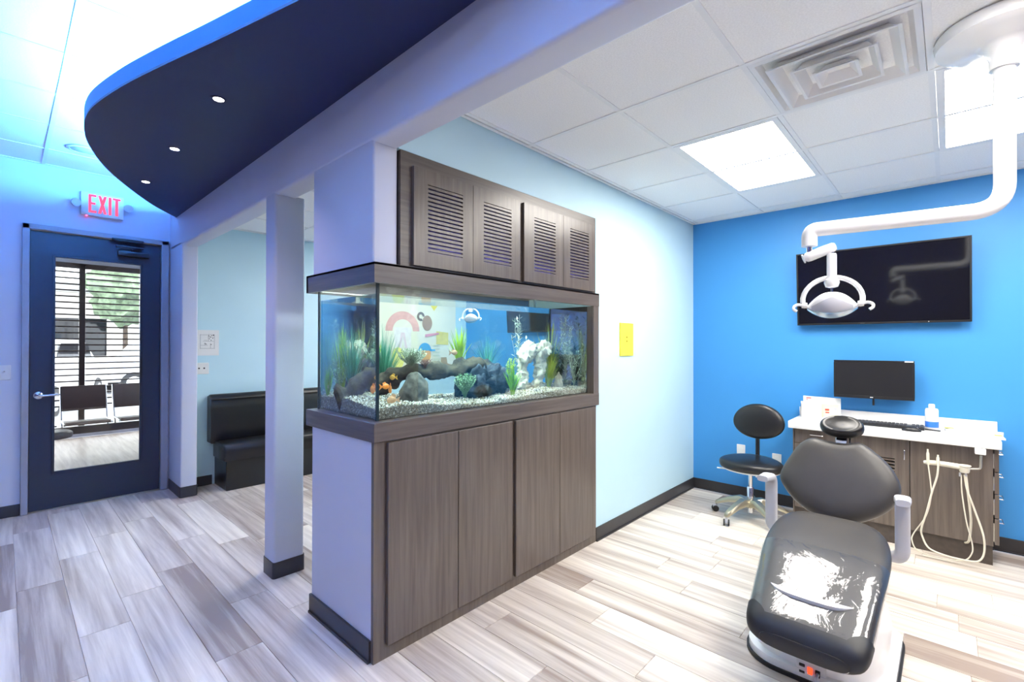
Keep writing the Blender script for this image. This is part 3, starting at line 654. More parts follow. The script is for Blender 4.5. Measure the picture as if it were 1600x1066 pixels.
def fish(label, c, L, az, m, hh=.42):
    t = thing('fish', label, 'fish', c, az); bm = newbm(); rr = []
    for i in range(11):
        u = i/10; r = L*hh*.5*math.sin(math.pi*min(1, u*.97+.03))**.75*(1-.25*u)+.0012; x = L*(.5-u*.75)
        rr.append([Vector((x, math.cos(2*math.pi*k/12)*r*.45, math.sin(2*math.pi*k/12)*r)) for k in range(12)])
    rings(bm, rr); local('body', bm, m, t)
    bm = newbm(); rings(bm, [[Vector((-L*.22, y, -L*.05)), Vector((-L*.52, y, -L*.22)), Vector((-L*.42, y, 0)), Vector((-L*.52, y, L*.22)), Vector((-L*.22, y, L*.05))] for y in (-.0008, .0008)]); local('tail_fin', bm, m, t, 0)
    bm = newbm(); rings(bm, [[Vector((L*.25, y, L*hh*.42)), Vector((L*.05, y, L*hh*.78)), Vector((-L*.18, y, L*hh*.6)), Vector((-L*.15, y, L*hh*.2))] for y in (-.0008, .0008)]); local('dorsal_fin', bm, m, t, 0)
    for s in (-1, 1):
        bm = newbm(); bmesh.ops.create_icosphere(bm, subdivisions=1, radius=L*.03); bmesh.ops.translate(bm, vec=(L*.38, s*L*.075, L*.04), verts=bm.verts); local('eye', bm, M_INK, t)
    return t
M_F1 = mat('orange_fish_skin', (.80, .24, .03), .35, var=.25, scale=60); M_F2 = mat('peach_fish_skin', (.78, .45, .25), .4, var=.2, scale=60); M_F3 = mat('pale_fish_skin', (.80, .62, .60), .4, var=.15); M_F4 = mat('brown_fish_skin', (.35, .22, .12), .4, var=.3, scale=60)
fish('orange fish by the sloping driftwood near the end glass', (1.345, 2.14, 1.232), .075, R(75), M_F1, .6)
fish('orange fish swimming just inside the corner of the tank', (1.275, 2.06, 1.255), .07, R(20), M_F1)
fish('small yellow-orange fish above the driftwood branch', (1.345, 2.10, 1.295), .05, R(120), mat('amber_fish_skin', (.75, .40, .05), .4, var=.25), .55)
fish('peach fish low over the gravel beside the cone rock', (1.325, 2.055, 1.185), .07, R(160), M_F2, .6)
fish('pale pink fish beside the green grass tuft', (1.235, 2.52, 1.23), .055, R(60), M_F3, .55)
fish('brown fish beside the lime grass tuft', (1.745, 2.12, 1.415), .07, R(10), M_F4, .42)

# yellow sheet with switch ----------------------------------------
t = thing('yellow_switch_sign', 'yellow sheet around a wall switch on the pale blue wall', 'wall sign', (3.45, YF, 1.37))
link('sheet', B(3.345, 3.558, YF-.006, YF+.004, 1.37, 1.637, .001, 1), M_YELLOW, t, 0)
for z in (1.522, 1.489):
    bm = newbm(); lathe(bm, [(0, 0), (.007, 0), (.005, .005), (0, .006)], (3.448, YF-.006, z), (0, -1, 0), 10); link('screw', bm, mat('brass_screw', (.35, .28, .03), .4, .6), t)

# ================================================================ OPERATORY
# air diffuser ----------------------------------------------------
va, vb, vc, vd = VENT
vx, vy = (va+vb)/2, (vc+vd)/2
t = thing('air_vent', 'square white ceiling air diffuser with nested louvre blades', 'air vent', (vx, vy, ZO))
bm = newbm(); hh = G/2-.014
def sqring(bm, h0, z0, h1, z1, th=.002):
    for (ha, za, hb, zb) in ((h0, z0, h1, z1), (h0, z0+th, h1, z1+th)):
        A = [Vector((vx+sx*ha, vy+sy*ha, za)) for sx, sy in ((-1, -1), (1, -1), (1, 1), (-1, 1))]; Bq = [Vector((vx+sx*hb, vy+sy*hb, zb)) for sx, sy in ((-1, -1), (1, -1), (1, 1), (-1, 1))]
        a = [bm.verts.new(p) for p in A]; b = [bm.verts.new(p) for p in Bq]
        for i in range(4): bm.faces.new((a[i], a[(i+1) % 4], b[(i+1) % 4], b[i]))
sqring(bm, hh, ZO-.002, .268, ZO-.004); sqring(bm, .268, ZO-.004, .225, ZO+.05); link('face_frame', bm, M_WHITEPL, t, 20)
for ha, hb, za, zb in ((.222, .180, ZO-.022, ZO+.03), (.142, .108, ZO-.026, ZO+.03), (.070, .040, ZO-.028, ZO+.01)):
    bm = newbm(); sqring(bm, ha, za, hb, zb); sqring(bm, ha+.012, za-.001, ha, za); link('louvre_blade', bm, M_WHITEPL, t, 20)
link('centre_plate', B(vx-.036, vx+.036, vy-.041, vy+.041, ZO+.008, ZO+.011), M_WHITEPL, t, 0)
bm = newbm(); lathe(bm, [(.12, .05), (.12, .12), (0, .12)], (vx, vy, ZO)); link('duct', bm, M_WDARK, t)
link('backpan', B(vx-.21, vx+.21, vy-.21, vy+.21, ZO+.055, ZO+.06), mat('duct_grey', (.12, .12, .13), .6), t, 0)

# dental lamp -----------------------------------------------------
def dental_light(label, pole, elbow_z, arm_end, head, group=None, yaw=None):
    """pole: xy at the ceiling; arm_end: xy of the far end of the swing arm; head: xyz of the yoke hub"""
    px, py = pole; t = thing('dental_light', label, 'dental light', (px, py, ZO), 0, group)
    bm = newbm(); lathe(bm, [(.0, 0), (.20, 0), (.205, -.012), (.20, -.045), (.17, -.06), (.085, -.066), (.058, -.085), (.044, -.13), (.043, -.165), (0, -.165)], (px, py, ZO), seg=40); link('ceiling_mount', bm, M_WHITEEN, t, 50)
    ax, ay = arm_end; ze = elbow_z
    path = fillet([(px, py, ZO-.15), (px, py, ze), (ax, ay, ze), (ax, ay, ze-.075)], .10, 10)
    bm = newbm(); tube(bm, path, .032, 20); link('swing_arm', bm, M_WHITEEN, t, 50)
    z = ze-.075
    bm = newbm(); cyl(bm, (ax, ay, z-.03), (ax, ay, z), .012); link('pivot_pin', bm, M_CHROME, t)
    hx, hy, hz = head; stem_top = Vector((hx, hy, hz+.125))
    k0 = Vector((ax, ay, z-.046)); d = (stem_top+Vector((0, 0, .014))-k0); dn = d.normalized()
    bm = newbm(); L = d.length+.018; lathe(bm, [(0, -.024), (.012, -.022), (.021, -.012), (.023, 0), (.0225, L*.5), (.021, L-.012), (.016, L-.003), (0, L)], k0, dn, 20); link('knuckle_arm', bm, M_WHITEEN, t, 50)
    bm = newbm(); lathe(bm, [(0, 0), (.021, 0), (.021, .005), (.0, .005)], k0-dn*.027, dn, 20); link('knuckle_cap', bm, M_GREYPL, t)
    bm = newbm(); cyl(bm, stem_top-Vector((0, 0, .02)), stem_top+Vector((0, 0, .01)), .008); link('pivot_pin', bm, M_CHROME, t)
    bm = newbm(); lathe(bm, [(0, .112), (.017, .112), (.019, .105), (.019, .012), (.021, 0), (.028, -.006), (.03, -.02), (.024, -.038), (.012, -.042), (0, -.042)], (hx, hy, hz), seg=24); link('stem', bm, M_WHITEEN, t, 40)
    fw = Vector((px-ax, py-ay, 0)) if yaw is None else Vector((math.cos(yaw), math.sin(yaw), 0))
    f = Vector((-hx, -hy, 0)).normalized() if yaw is None else fw.normalized()
    s = f.cross(Vector((0, 0, 1))).normalized()      # lamp faces f
    H = Vector((hx, hy, hz-.115))
    def W(a, b, c): return H+s*a+f*b+Vector((0, 0, c))
    yk = [W(-.112*math.cos(R(a)), 0, .02+.10*math.sin(R(a))) for a in range(-6, 187, 12)]
    bm = newbm(); tube(bm, yk, .0105, 10, .8); link('yoke', bm, M_WHITEEN, t, 50)
    bm = newbm(); tube(bm, [W(0, 0, .075), W(0, 0, .03)], .004, 8); link('pivot_rod', bm, M_CHROME, t)
    # head: curved shield, pointed at both ends
    bm = newbm(); nu, nv = 24, 14; rr = []
    for i in range(nu+1):
        u = -1+2*i/nu; e = max(1e-3, (1-abs(u)**2.2)); row = []
        for k in range(nv*2):
            a = 2*math.pi*k/(nv*2); row.append(W(.100*u, .045*e*math.cos(a)-.02*(1-e), (.055 if math.sin(a) > 0 else .058)*e*math.sin(a)-.012*(1-e)))
        rr.append(row)
    rings(bm, rr); hd = link('lamp_head', bm, M_WHITEEN, t, 60)
    def patch(lo, hi, off, a0, a1):
        bm = newbm(); V = []
        for i in range(25):
            u = lo+(hi-lo)*i/24; e = max(1e-3, 1-abs(u)**2.2); row = []
            for k in range(9):
                a = a0(u)+(a1(u)-a0(u))*k/8; row.append(bm.verts.new(W(.100*u, (.045*e+off)*math.cos(a)-.02*(1-e), ((.055 if math.sin(a) > 0 else .058)*e+off)*math.sin(a)-.012*(1-e))))
            V.append(row)
        for i in range(24):
            for k in range(8): bm.faces.new((V[i][k], V[i+1][k], V[i+1][k+1], V[i][k+1]))
        return bm
    link('front_panel', patch(-.78, .78, .0012, lambda u: -.75+.1*abs(u), lambda u: .55-.75*abs(u)), M_GREYPL, hd, 60)
    link('clear_shield', patch(-.95, .95, .006, lambda u: -1.75, lambda u: -.72), mat('blue_tinted_acrylic', (.35, .62, .85), .08, var=.05, trans=.5), hd, 60)
    for q in (-1, 1):
        bm = newbm(); lathe(bm, [(0, -.012), (.012, -.010), (.014, 0), (.012, .012), (0, .013)], W(q*.104, 0, -.002), s*q, 14); link('pivot_cap', bm, M_WHITEEN, t)
        bm = newbm(); tube(bm, smoothpath([W(q*.105, 0, -.004), W(q*.128, .004, .002), W(q*.145, .01, -.006), W(q*.146, .018, -.02), W(q*.134, .02, -.030)], 5), .0065, 10); link('handle', bm, M_WHITEEN, t)
    return t
dental_light('white dental lamp with curved arm in front of the wall television', (2.62, -.158), 1.989, (2.512, .470), (2.535, .388, 1.762))

# wall television -------------------------------------------------
def tv(label, y0, y1, z0, z1, lean=0, group=None):
    t = thing('television', label, 'television', (XA-.05, (y0+y1)/2, z0), 0, group)
    link('back_shell', B(XA-.066, XA-.03, y0+.02, y1-.02, z0+.02, z1-.02, .01, 2), M_BLKPL, t)
    bm = newbm(); b = .012
    for q in ((y0, y1, z0, z0+b*1.3), (y0, y1, z1-b, z1), (y0, y0+b, z0+b, z1-b), (y1-b, y1, z0+b, z1-b)): box(bm, XA-.078, XA-.06, *q, bev=.002, seg=1)
    link('bezel', bm, M_BLKPL, t); link('screen', B(XA-.074, XA-.066, y0+b, y1-b, z0+b, z1-b), M_SCREEN, t, 0)
    link('wall_bracket', B(XA-.03, XA-.018, (y0+y1)/2-.2, (y0+y1)/2+.2, (z0+z1)/2-.15, (z0+z1)/2+.15), M_BLKPL, t, 0)
    t.rotation_euler.y = R(-4.3)
    return t
T = tv('large black flat television on the blue wall behind the dental lamp', -.120, .982, 1.633, 2.254)
link('logo', B(XA-.0785, XA-.077, .505, .535, 1.638, 1.643), M_WHITEPL, T, 0); link('sticker', B(XA-.0788, XA-.077, -.112, -.104, 2.10, 2.118), M_WHITEPL, T, 0)
link('power_light', B(XA-.0788, XA-.077, .112, .118, 1.638, 1.643), M_WHITEPL, T, 0)

# monitor ---------------------------------------------------------
t = thing('computer_monitor', 'black computer monitor on a wall arm above the worktop', 'monitor', (4.72, .45, 1.03))
mo = Vector((4.705, .45, 1.186)); mu = Vector((.10, -1, 0)).normalized(); mv = Vector((0, 0, 1)); mn = mu.cross(mv)
bm = newbm(); obox(bm, mo-mn*.012, mu, mv, mn, .255, .152, .010, .004, 2); link('shell', bm, M_BLKPL, t)
bm = newbm()
for cu, cv, hu, hv in ((0, .146, .255, .006), (0, -.142, .255, .011), (-.250, 0, .006, .135), (.250, 0, .006, .135)): obox(bm, mo+mu*cu+mv*cv, mu, mv, mn, hu, hv, .004, .0015, 1)
link('bezel', bm, M_BLKPL, t)
bm = newbm(); obox(bm, mo-mn*.001, mu, mv, mn, .245, .137, .002); link('screen', bm, M_MONSCR, t, 0)
bm = newbm(); obox(bm, mo+mu*(-.012)+mv*(-.142)+mn*.0045, mu, mv, mn, .004, .0035, .0006); obox(bm, mo+mu*(-.002)+mv*(-.142)+mn*.0045, mu, mv, mn, .0045, .003, .0006); link('logo', bm, M_WHITEPL, t, 0)
bm = newbm(); obox(bm, mo+mu*.222+mv*.146+mn*.0045, mu, mv, mn, .026, .0045, .0005); link('sticker', bm, M_PAPER, t, 0)
bm = newbm(); tube(bm, [mo-mn*.02, Vector((XA-.02, .45, 1.16))], .02, 10); box(bm, XA-.012, XA, .40, .50, 1.08, 1.24); link('wall_arm', bm, M_BLKPL, t)
bm = newbm(); obox(bm, mo+mu*.005+mv*(-.178)-mn*.02, mu, mv, mn, .007, .028, .008, .002, 1); link('cable_clip', bm, M_BLKPL, t)

# desk ------------------------------------------------------------
DX, DT = 4.455, .838
t = thing('desk_cabinet', 'grey-brown laminate desk cabinet below the white worktop on the blue wall', 'cabinet', (4.64, .36, 0))
bm = newbm(); box(bm, DX+.022, XA-.01, -.21, .945, .10, .778); link('carcass', bm, M_WDARK, t, 0)
link('end_panel', B(DX, XA-.01, .945, .955, .0, .778), M_WV, t, 0)
link('toe_kick', B(DX+.015, XA-.02, -.205, .945, 0, .13), mat('brown_toe_kick', (.07, .055, .045), .5, var=.15, scale=30), t, 0)
link('front_panel', B(DX, DX+.02, -.208, .212, .13, .778, .0012, 1), M_WV, t, 0)
# middle door with slots
c, d, s0, s1 = .298, .53, .43, .628
dr = link('door', box(box(box(box(newbm(), DX, DX+.02, .216, c, .13, .775), DX, DX+.02, d, .62, .13, .775), DX, DX+.02, c, d, s1, .775), DX, DX+.02, c, d, .13, s0), M_WV, t, 0)
n = 8; pitch = (s1-s0)/n
for k in range(n): link('slat', B(DX, DX+.02, c, d, s0+pitch*k+.0062, s0+pitch*(k+1)-.0062), M_WV, dr, 0)
bm = newbm(); tube(bm, fillet([(DX, .243, .700), (DX-.022, .243, .700), (DX-.022, .243, .632), (DX, .243, .632)], .006, 4), .0035, 8); link('handle', bm, M_CHROME, dr)
for z0, z1 in ((.66, .775), (.46, .655), (.30, .455), (.13, .295)):
    q = link('drawer', B(DX, DX+.02, .624, .942, z0, z1, .0012, 1), M_WV, t, 0)
    bm = newbm(); tube(bm, fillet([(DX, .74, z1-.04), (DX-.022, .74, z1-.04), (DX-.022, .83, z1-.04), (DX, .83, z1-.04)], .006, 4), .0035, 8); link('handle', bm, M_CHROME, q)
for z0, z1 in ((.625, .772), (.478, .62), (.318, .472), (.142, .312)):
    q = link('end_drawer', B(DX+.004, XA-.03, -.236, -.214, z0, z1, .0012, 1), M_WV, t, 0)
    bm = newbm(); zz = z1-.045; tube(bm, fillet([(DX+.10, -.236, zz), (DX+.10, -.262, zz), (DX+.20, -.262, zz), (DX+.20, -.236, zz)], .006, 4), .004, 8); link('pull', bm, M_CHROME, q)
    link('runner', B(DX+.006, DX+.02, -.2135, -.209, z0+.02, z1-.03), M_STEEL, q, 0)
t = thing('worktop', 'white laminate worktop with backsplash over the desk cabinet', 'worktop', (4.62, .37, .78))
link('slab', B(4.395, XA-.002, -.247, .978, .780, DT, .006, 2), M_TOP, t)
link('backsplash', B(XA-.022, XA-.002, -.247, .978, DT, .915, .002, 1), M_TOP, t, 0)
# paper stand
t = thing('leaflet_stand', 'white cardboard leaflet display standing on the worktop corner', 'leaflet display', (4.73, .80, DT))
y0, y1 = .665, .935
bm = newbm(); lo = .02
rings(bm, [[Vector((4.735+x, y, z)) for y, z in ((y0, DT), (y1, DT), (y1, 1.02), (y0, 1.015))] for x in (0, .004)]); link('back_card', bm, M_PAPER, t, 0)
bm = newbm(); box(bm, 4.70, 4.704, y0+.13, y1+.012, DT, .975); box(bm, 4.70, 4.735, y1+.008, y1+.012, DT, .958); link('side_card', bm, M_PAPER, t, 0)
bm = newbm(); box(bm, 4.733, 4.735, .875, .912, 1.000, 1.007); box(bm, 4.733, 4.735, .90, .912, .988, .993); box(bm, 4.733, 4.735, .745, .775, .905, .922); box(bm, 4.733, 4.735, .745, .773, .885, .897); link('red_print', bm, M_RED, t, 0)
bm = newbm(); box(bm, 4.733, 4.735, .69, .715, .905, .935); box(bm, 4.733, 4.735, .715, .73, .885, .915); link('grey_print', bm, M_GREYPL, t, 0)
bm = newbm(); box(bm, 4.7335, 4.735, .68, .80, .85, .96); link('cream_print', bm, mat('cream_print', (.80, .78, .55), .8), t, 0)
# keyboard, mouse, bottle, pen, pad
t = thing('keyboard', 'black computer keyboard lying on the white worktop', 'keyboard', (4.60, .36, DT))
kc = Vector((4.615, .352, DT+.011)); ku = Vector((.02, -1, 0)).normalized(); kv = Vector((1, .02, 0)).normalized()
bm = newbm(); obox(bm, kc, ku, kv, ku.cross(kv), .215, .072, .010, .004, 2); link('case', bm, M_BLKPL, t)
bm = newbm(); kn = ku.cross(kv)
for r_ in range(5):
    for c_ in range(18):
        if c_ == 14: continue
        obox(bm, kc+ku*(-.20+c_*.0235)+kv*(-.052+r_*.026)+kn*.013, ku, kv, kn, .0095, .0105, .003)
k = link('keys', bm, mat('key_caps', (.05, .05, .055), .5, var=.2), t, 0); k['kind'] = 'stuff'
t = thing('computer_mouse', 'black computer mouse in front of the keyboard', 'mouse', (4.47, .22, DT))
bm = newbm(); bmesh.ops.create_icosphere(bm, subdivisions=3, radius=1)
for v in bm.verts: v.co = Vector((4.475+v.co.x*.030, .205+v.co.y*.056, DT+.002+max(v.co.z, -.05)*.032))
link('shell', bm, M_BLKPL, t, 60); bm = newbm(); lathe(bm, [(0, -.004), (.006, -.003), (.006, .003), (0, .004)], (4.475, .17, DT+.027), (1, 0, 0), 10); link('scroll_wheel', bm, M_CHROME, t)
t = thing('pump_bottle', 'white plastic bottle with a blue label next to the keyboard', 'bottle', (4.64, .098, DT))
bc = (4.64, .098, DT)
bm = newbm(); lathe(bm, [(0, 0), (.036, 0), (.038, .004), (.038, .145), (.034, .157), (.017, .160), (.017, .164)], bc, seg=24); link('body', bm, M_WHITEPL, t)
bm = newbm(); lathe(bm, [(0, .164), (.019, .164), (.018, .186), (.015, .190), (0, .191)], bc, seg=20); link('cap', bm, M_WHITEPL, t)
bm = newbm(); M_BL = mat('blue_label', (.04, .20, .75), .5); lathe(bm, [(.0385, .022), (.0387, .024), (.0387, .062), (.0385, .064)], bc, seg=24); link('label', bm, M_BL, t)
bm = newbm(); tube(bm, [(4.60, .135, DT+.006), (4.58, .05, DT+.006)], .0045, 8); p_ = tag(link('pen', bm, M_BLKPL, None), 'black pen lying between the keyboard and the bottle', 'pen')
t = thing('paper_stack', 'stack of white papers on the end of the worktop with yellow edges', 'papers', (4.58, -.12, DT))
bm = newbm(); obox(bm, (4.60, -.12, DT+.006), (1, .05, 0), Vector((-.05, 1, 0)).normalized(), (0, 0, 1), .15, .14, .005); link('sheets', bm, M_PAPER, t, 0)
bm = newbm(); obox(bm, (4.60, -.13, DT+.014), (1, -.06, 0), Vector((.06, 1, 0)).normalized(), (0, 0, 1), .14, .135, .003); link('folder', bm, mat('cream_folder', (.80, .78, .60), .7), t, 0)
bm = newbm(); box(bm, 4.52, 4.56, -.255, -.22, DT+.017, DT+.019); box(bm, 4.70, 4.74, -.02, .03, DT+.0165, DT+.018); link('yellow_tab', bm, M_YELLOW, t, 0)
t = thing('wire_spectacles', 'thin wire spectacles lying beside the bottle', 'spectacles', (4.56, .02, DT))
bm = newbm()
for y in (.03, -.012):
    tube(bm, [(4.53+.017*math.cos(R(a)), y+.02*math.sin(R(a)), DT+.022+.012*math.cos(R(a))) for a in range(0, 361, 30)], .0012, 6)
tube(bm, [(4.54, .05, DT+.03), (4.66, .045, DT+.018)], .0012, 6); tube(bm, [(4.54, -.032, DT+.03), (4.66, -.03, DT+.018)], .0012, 6); tube(bm, [(4.53, .01, DT+.03), (4.53, .008, DT+.03)], .0012, 6)
link('wire_frame', bm, M_STEEL, t)
# instrument holder with hoses
HX = 4.37
def hp(x, y, X=HX): return pix(x, y, 0, X)
t = thing('instrument_holder', 'cream instrument holder bracket with hanging hoses under the worktop', 'instrument holder', tuple(hp(1500, 705)))
M_CREAM = mat('cream_plastic', (.74, .70, .58), .4, var=.04)
a, b = hp(1523, 701), hp(1541, 714)
link('mount_plate', B(HX-.004, HX+.05, min(a.y, b.y), max(a.y, b.y), .742, .779, .003, 1), M_WHITEPL, t)
bm = newbm(); tube(bm, fillet([hp(1533, 712), hp(1532, 733), hp(1512, 733)], .012, 5), .0065, 10); link('support_arm', bm, M_STEEL, t)
bm = newbm(); tube(bm, [hp(1443, 722), hp(1450, 722.6), hp(1465, 724), hp(1485, 727), hp(1502, 730)], [.010, .017, .017, .018, .019], 14); link('holder_bar', bm, M_CREAM, t)
p = hp(1507, 732); bm = newbm(); lathe(bm, [(0, -.028), (.022, -.028), (.026, -.02), (.028, .010), (.034, .016), (.034, .021), (0, .021)], p, seg=20); link('hose_block', bm, M_CREAM, t)
for x in (1500, 1509): cyl_bm = newbm(); q = hp(x, 741); cyl(cyl_bm, q-Vector((0, 0, .015)), q+Vector((0, 0, .01)), .006, None, 10); link('hose_fitting', cyl_bm, M_GREYPL, t)
for (x, y), (x2, y2), r in (((1450, 726), (1449.5, 702), .0085), ((1465.5, 727), (1465.5, 711), .009)):
    bm = newbm(); a, b = hp(x, y, HX-.016), hp(x2, y2, HX-.016); lathe(bm, [(0, 0), (r*.7, 0), (r, .01), (r, (b-a).length*.7), (r*.6, (b-a).length*.85), (r*.6, (b-a).length), (0, (b-a).length)], a, b-a, 12); link('handpiece', bm, M_CREAM, t)
def hose(pts, r, nm='hose'):
    P = [hp(x, y, X) for x, y, X in pts]
    for v in P: v.z = max(v.z, r+.001)
    bm = newbm(); tube(bm, smoothpath(P, 8), r, 8); link(nm, bm, M_CREAM, t)
hose([(1450, 724, 4.35), (1454, 755, 4.35), (1455, 775, 4.34), (1447, 806, 4.34), (1428, 833, 4.34), (1425, 845, 4.33), (1435, 861, 4.32), (1470, 872, 4.34), (1505, 876, 4.35), (1518, 866, 4.36), (1519, 850, 4.37), (1510, 815, 4.37), (1503, 770, 4.37), (1502, 742, 4.37)], .0038)
hose([(1466, 726, 4.35), (1464, 745, 4.35), (1456, 770, 4.34), (1448, 800, 4.33), (1440, 825, 4.33), (1441, 838, 4.33), (1452, 857, 4.32), (1480, 869, 4.32), (1515, 877, 4.33), (1531, 876, 4.34), (1538, 862, 4.35), (1536, 835, 4.36), (1522, 795, 4.37), (1511, 765, 4.37), (1507, 742, 4.37)], .0056)
hose([(1509, 742, 4.375), (1513, 775, 4.38), (1516, 800, 4.39), (1517, 820, 4.41), (1514, 845, 4.44), (1508, 848, 4.47)], .007)
# wall outlets
for (x, y), l in (((1158, 704), 'white wall outlet left of the stool post under the pale-to-blue wall corner'), ((1214, 719), 'white wall outlet between the stool and the desk cabinet')):
    p = pix(x, y, 0, XA); t = thing('wall_outlet', l, 'outlet', tuple(p))
    link('plate', B(XA-.007, XA, p.y-.038, p.y+.038, p.z-.058, p.z+.058, .003, 1), M_WHITEPL, t)
    for dz in (-.024, .024): link('socket', B(XA-.009, XA-.006, p.y-.015, p.y+.015, p.z+dz-.013, p.z+dz+.013, .003, 1), M_PAPER, t)
MATS_ok = 1

# stool -----------------------------------------------------------
sc = Vector((4.255, 1.225, 0))
t = thing('operator_stool', 'black upholstered operator stool on a silver five-star base', 'stool', tuple(sc))
for k in range(5):
    a = R(158+72*k); d = Vector((math.cos(a), math.sin(a), 0)); s = Vector((-d.y, d.x, 0))
    bm = newbm(); secs = [(.03, .145, .055, .030), (.09, .155, .040, .028), (.17, .135, .034, .022), (.25, .10, .028, .018), (.285, .082, .022, .016), (.292, .075, .012, .008)]
    rings(bm, [[sc+d*x+s*(w_*q)+Vector((0, 0, z+h_*g)) for q, g in ((-.8, -1), (-1, 0), (-.6, 1), (.6, 1), (1, 0), (.8, -1))] for x, z, w_, h_ in secs]); lg = link('base_leg', bm, M_ALU, t, 50)
    c = sc+d*.283; bm = newbm(); cyl(bm, c+Vector((0, 0, .05)), c+Vector((0, 0, .075)), .008); 
    fd = Vector((math.cos(a+.7), math.sin(a+.7), 0)); ax = Vector((-fd.y, fd.x, 0)); cc = c+fd*.012+Vector((0, 0, .026))
    obox(bm, cc+Vector((0, 0, .012)), fd, ax, (0, 0, 1), .018, .008, .017, .004, 2); cs = link('caster', bm, M_GREYPL, lg)
    for q in (-1, 1):
        bm = newbm(); lathe(bm, [(0, -.007), (.022, -.007), (.026, -.004), (.026, .004), (.022, .007), (0, .007)], cc+ax*q*.017, ax, 18); link('wheel', bm, M_BLKPL, cs)
bm = newbm(); lathe(bm, [(0, .10), (.05, .11), (.055, .14), (.045, .175), (.03, .18), (0, .18)], sc); link('hub', bm, M_ALU, t)
bm = newbm(); lathe(bm, [(0, .06), (.018, .06), (.018, .15), (.026, .15), (.026, .27), (.022, .275), (.016, .276), (.016, .43), (0, .43)], sc); link('gas_column', bm, M_CHROME, t)
ov = [(.245*math.cos(R(a)), .185*math.sin(R(a))*(1+.08*math.sin(R(a)))) for a in range(0, 360, 8)]
tilt = R(5); n_ = Vector((-math.sin(tilt), 0, math.cos(tilt))); u_ = Vector((0, -1, 0)); v_ = n_.cross(u_)
bm = newbm(); cushion(bm, ov, sc+Vector((0, 0, .462)), u_, v_, n_, .065, .018); link('seat', bm, M_BLACKV, t, 60)
bm = newbm(); cushion(bm, [(x*.93, y*.93) for x, y in ov], sc+Vector((0, 0, .428)), u_, v_, n_, .02, .0); link('seat_pan', bm, M_WHITEPL, t, 60)
bm = newbm(); tube(bm, smoothpath([sc+Vector((0, .05, .41)), sc+Vector((-.05, .16, .405)), sc+Vector((-.10, .235, .412))], 5), .009, 8, .6); link('height_lever', bm, M_WHITEPL, t)
bm = newbm(); tube(bm, [sc+Vector((-.02, -.05, .41)), sc+Vector((-.03, -.06, .37))], .012, 8); link('tilt_knob', bm, M_WHITEPL, t)
bm = newbm(); tube(bm, fillet([sc+Vector((.02, 0, .415)), sc+Vector((.20, 0, .42)), sc+Vector((.205, 0, .80))], .05, 6), .017, 10, .5); link('back_post', bm, M_BLKPL, t)
bo = [(.203*math.cos(R(a))*(1-.06*math.sin(R(a))), .150*math.sin(R(a))) for a in range(0, 360, 8)]
bm = newbm(); n_ = Vector((-1, 0, .12)).normalized(); u_ = Vector((0, -1, 0)); v_ = n_.cross(u_); cushion(bm, bo, sc+Vector((.19, -.01, .80)), u_, v_, n_, .06, .014); link('backrest', bm, M_BLACKV, t, 60)

# dental chair ----------------------------------------------------
t = thing('dental_chair', 'charcoal upholstered dental treatment chair on a white base', 'dental chair', (2.75, .44, 0))
def pplane(x, y, p, n):
    d = ray(x, y); c = Vector((0, 0, CAM_Z)); return c+d*((Vector(p)-c).dot(n)/d.dot(n))
al = R(24); bn = Vector((-math.cos(al), 0, math.sin(al))); bv = Vector((math.sin(al), 0, math.cos(al))); bu = Vector((0, -1, 0)); bo_ = Vector((3.10, .46, .50))
opx = [(1269, 682), (1292, 687), (1318, 691), (1336, 690), (1352, 694), (1384, 720), (1402, 745), (1407, 768), (1394, 791), (1365, 808), (1325, 817), (1285, 808), (1250, 789), (1226, 763), (1217, 738), (1237, 704), (1252, 688)]
ol = []
for x, y in opx:
    q = pplane(x, y, bo_, bn)-bo_; ol.append((q.dot(bu), q.dot(bv), 0))
ol = [(p.x, p.y) for p in closedspline(ol, 5)]
bm = newbm(); cushion(bm, ol, bo_+bn*-.045, bu, bv, bn, .09, .02); link('backrest', bm, M_GREYV, t, 60)
bm = newbm(); cushion(bm, [(x*.9, .2+(y-.2)*.9) for x, y in ol], bo_-bn*.105, bu, bv, bn, .04, 0); link('back_shell', bm, M_GREYPL, t, 60)
# headrest
hc = pplane(1315, 667, bo_+bn*-.02, bn); ho = [(.108*math.cos(R(a)), .062*math.sin(R(a))) for a in range(0, 360, 8)]
hn = Vector((-math.cos(R(50)), 0, math.sin(R(50)))); hv = Vector((math.sin(R(50)), 0, math.cos(R(50))))
bm = newbm(); cushion(bm, [(x, y*1.15) for x, y in ho], hc, bu, hv, hn, .052, .012, dish=.020); link('headrest', bm, M_BLACKV, t, 60)
bm = newbm(); a = hc-hn*.03; obox(bm, a-bv*.05, bu, bv, bn, .028, .06, .008, .003, 1); link('headrest_bar', bm, M_CHROME, t)
bm = newbm(); obox(bm, a-bv*.055-bu*-.04, bu, bv, bn, .004, .05, .006); link('headrest_stop', bm, M_BLKPL, t)
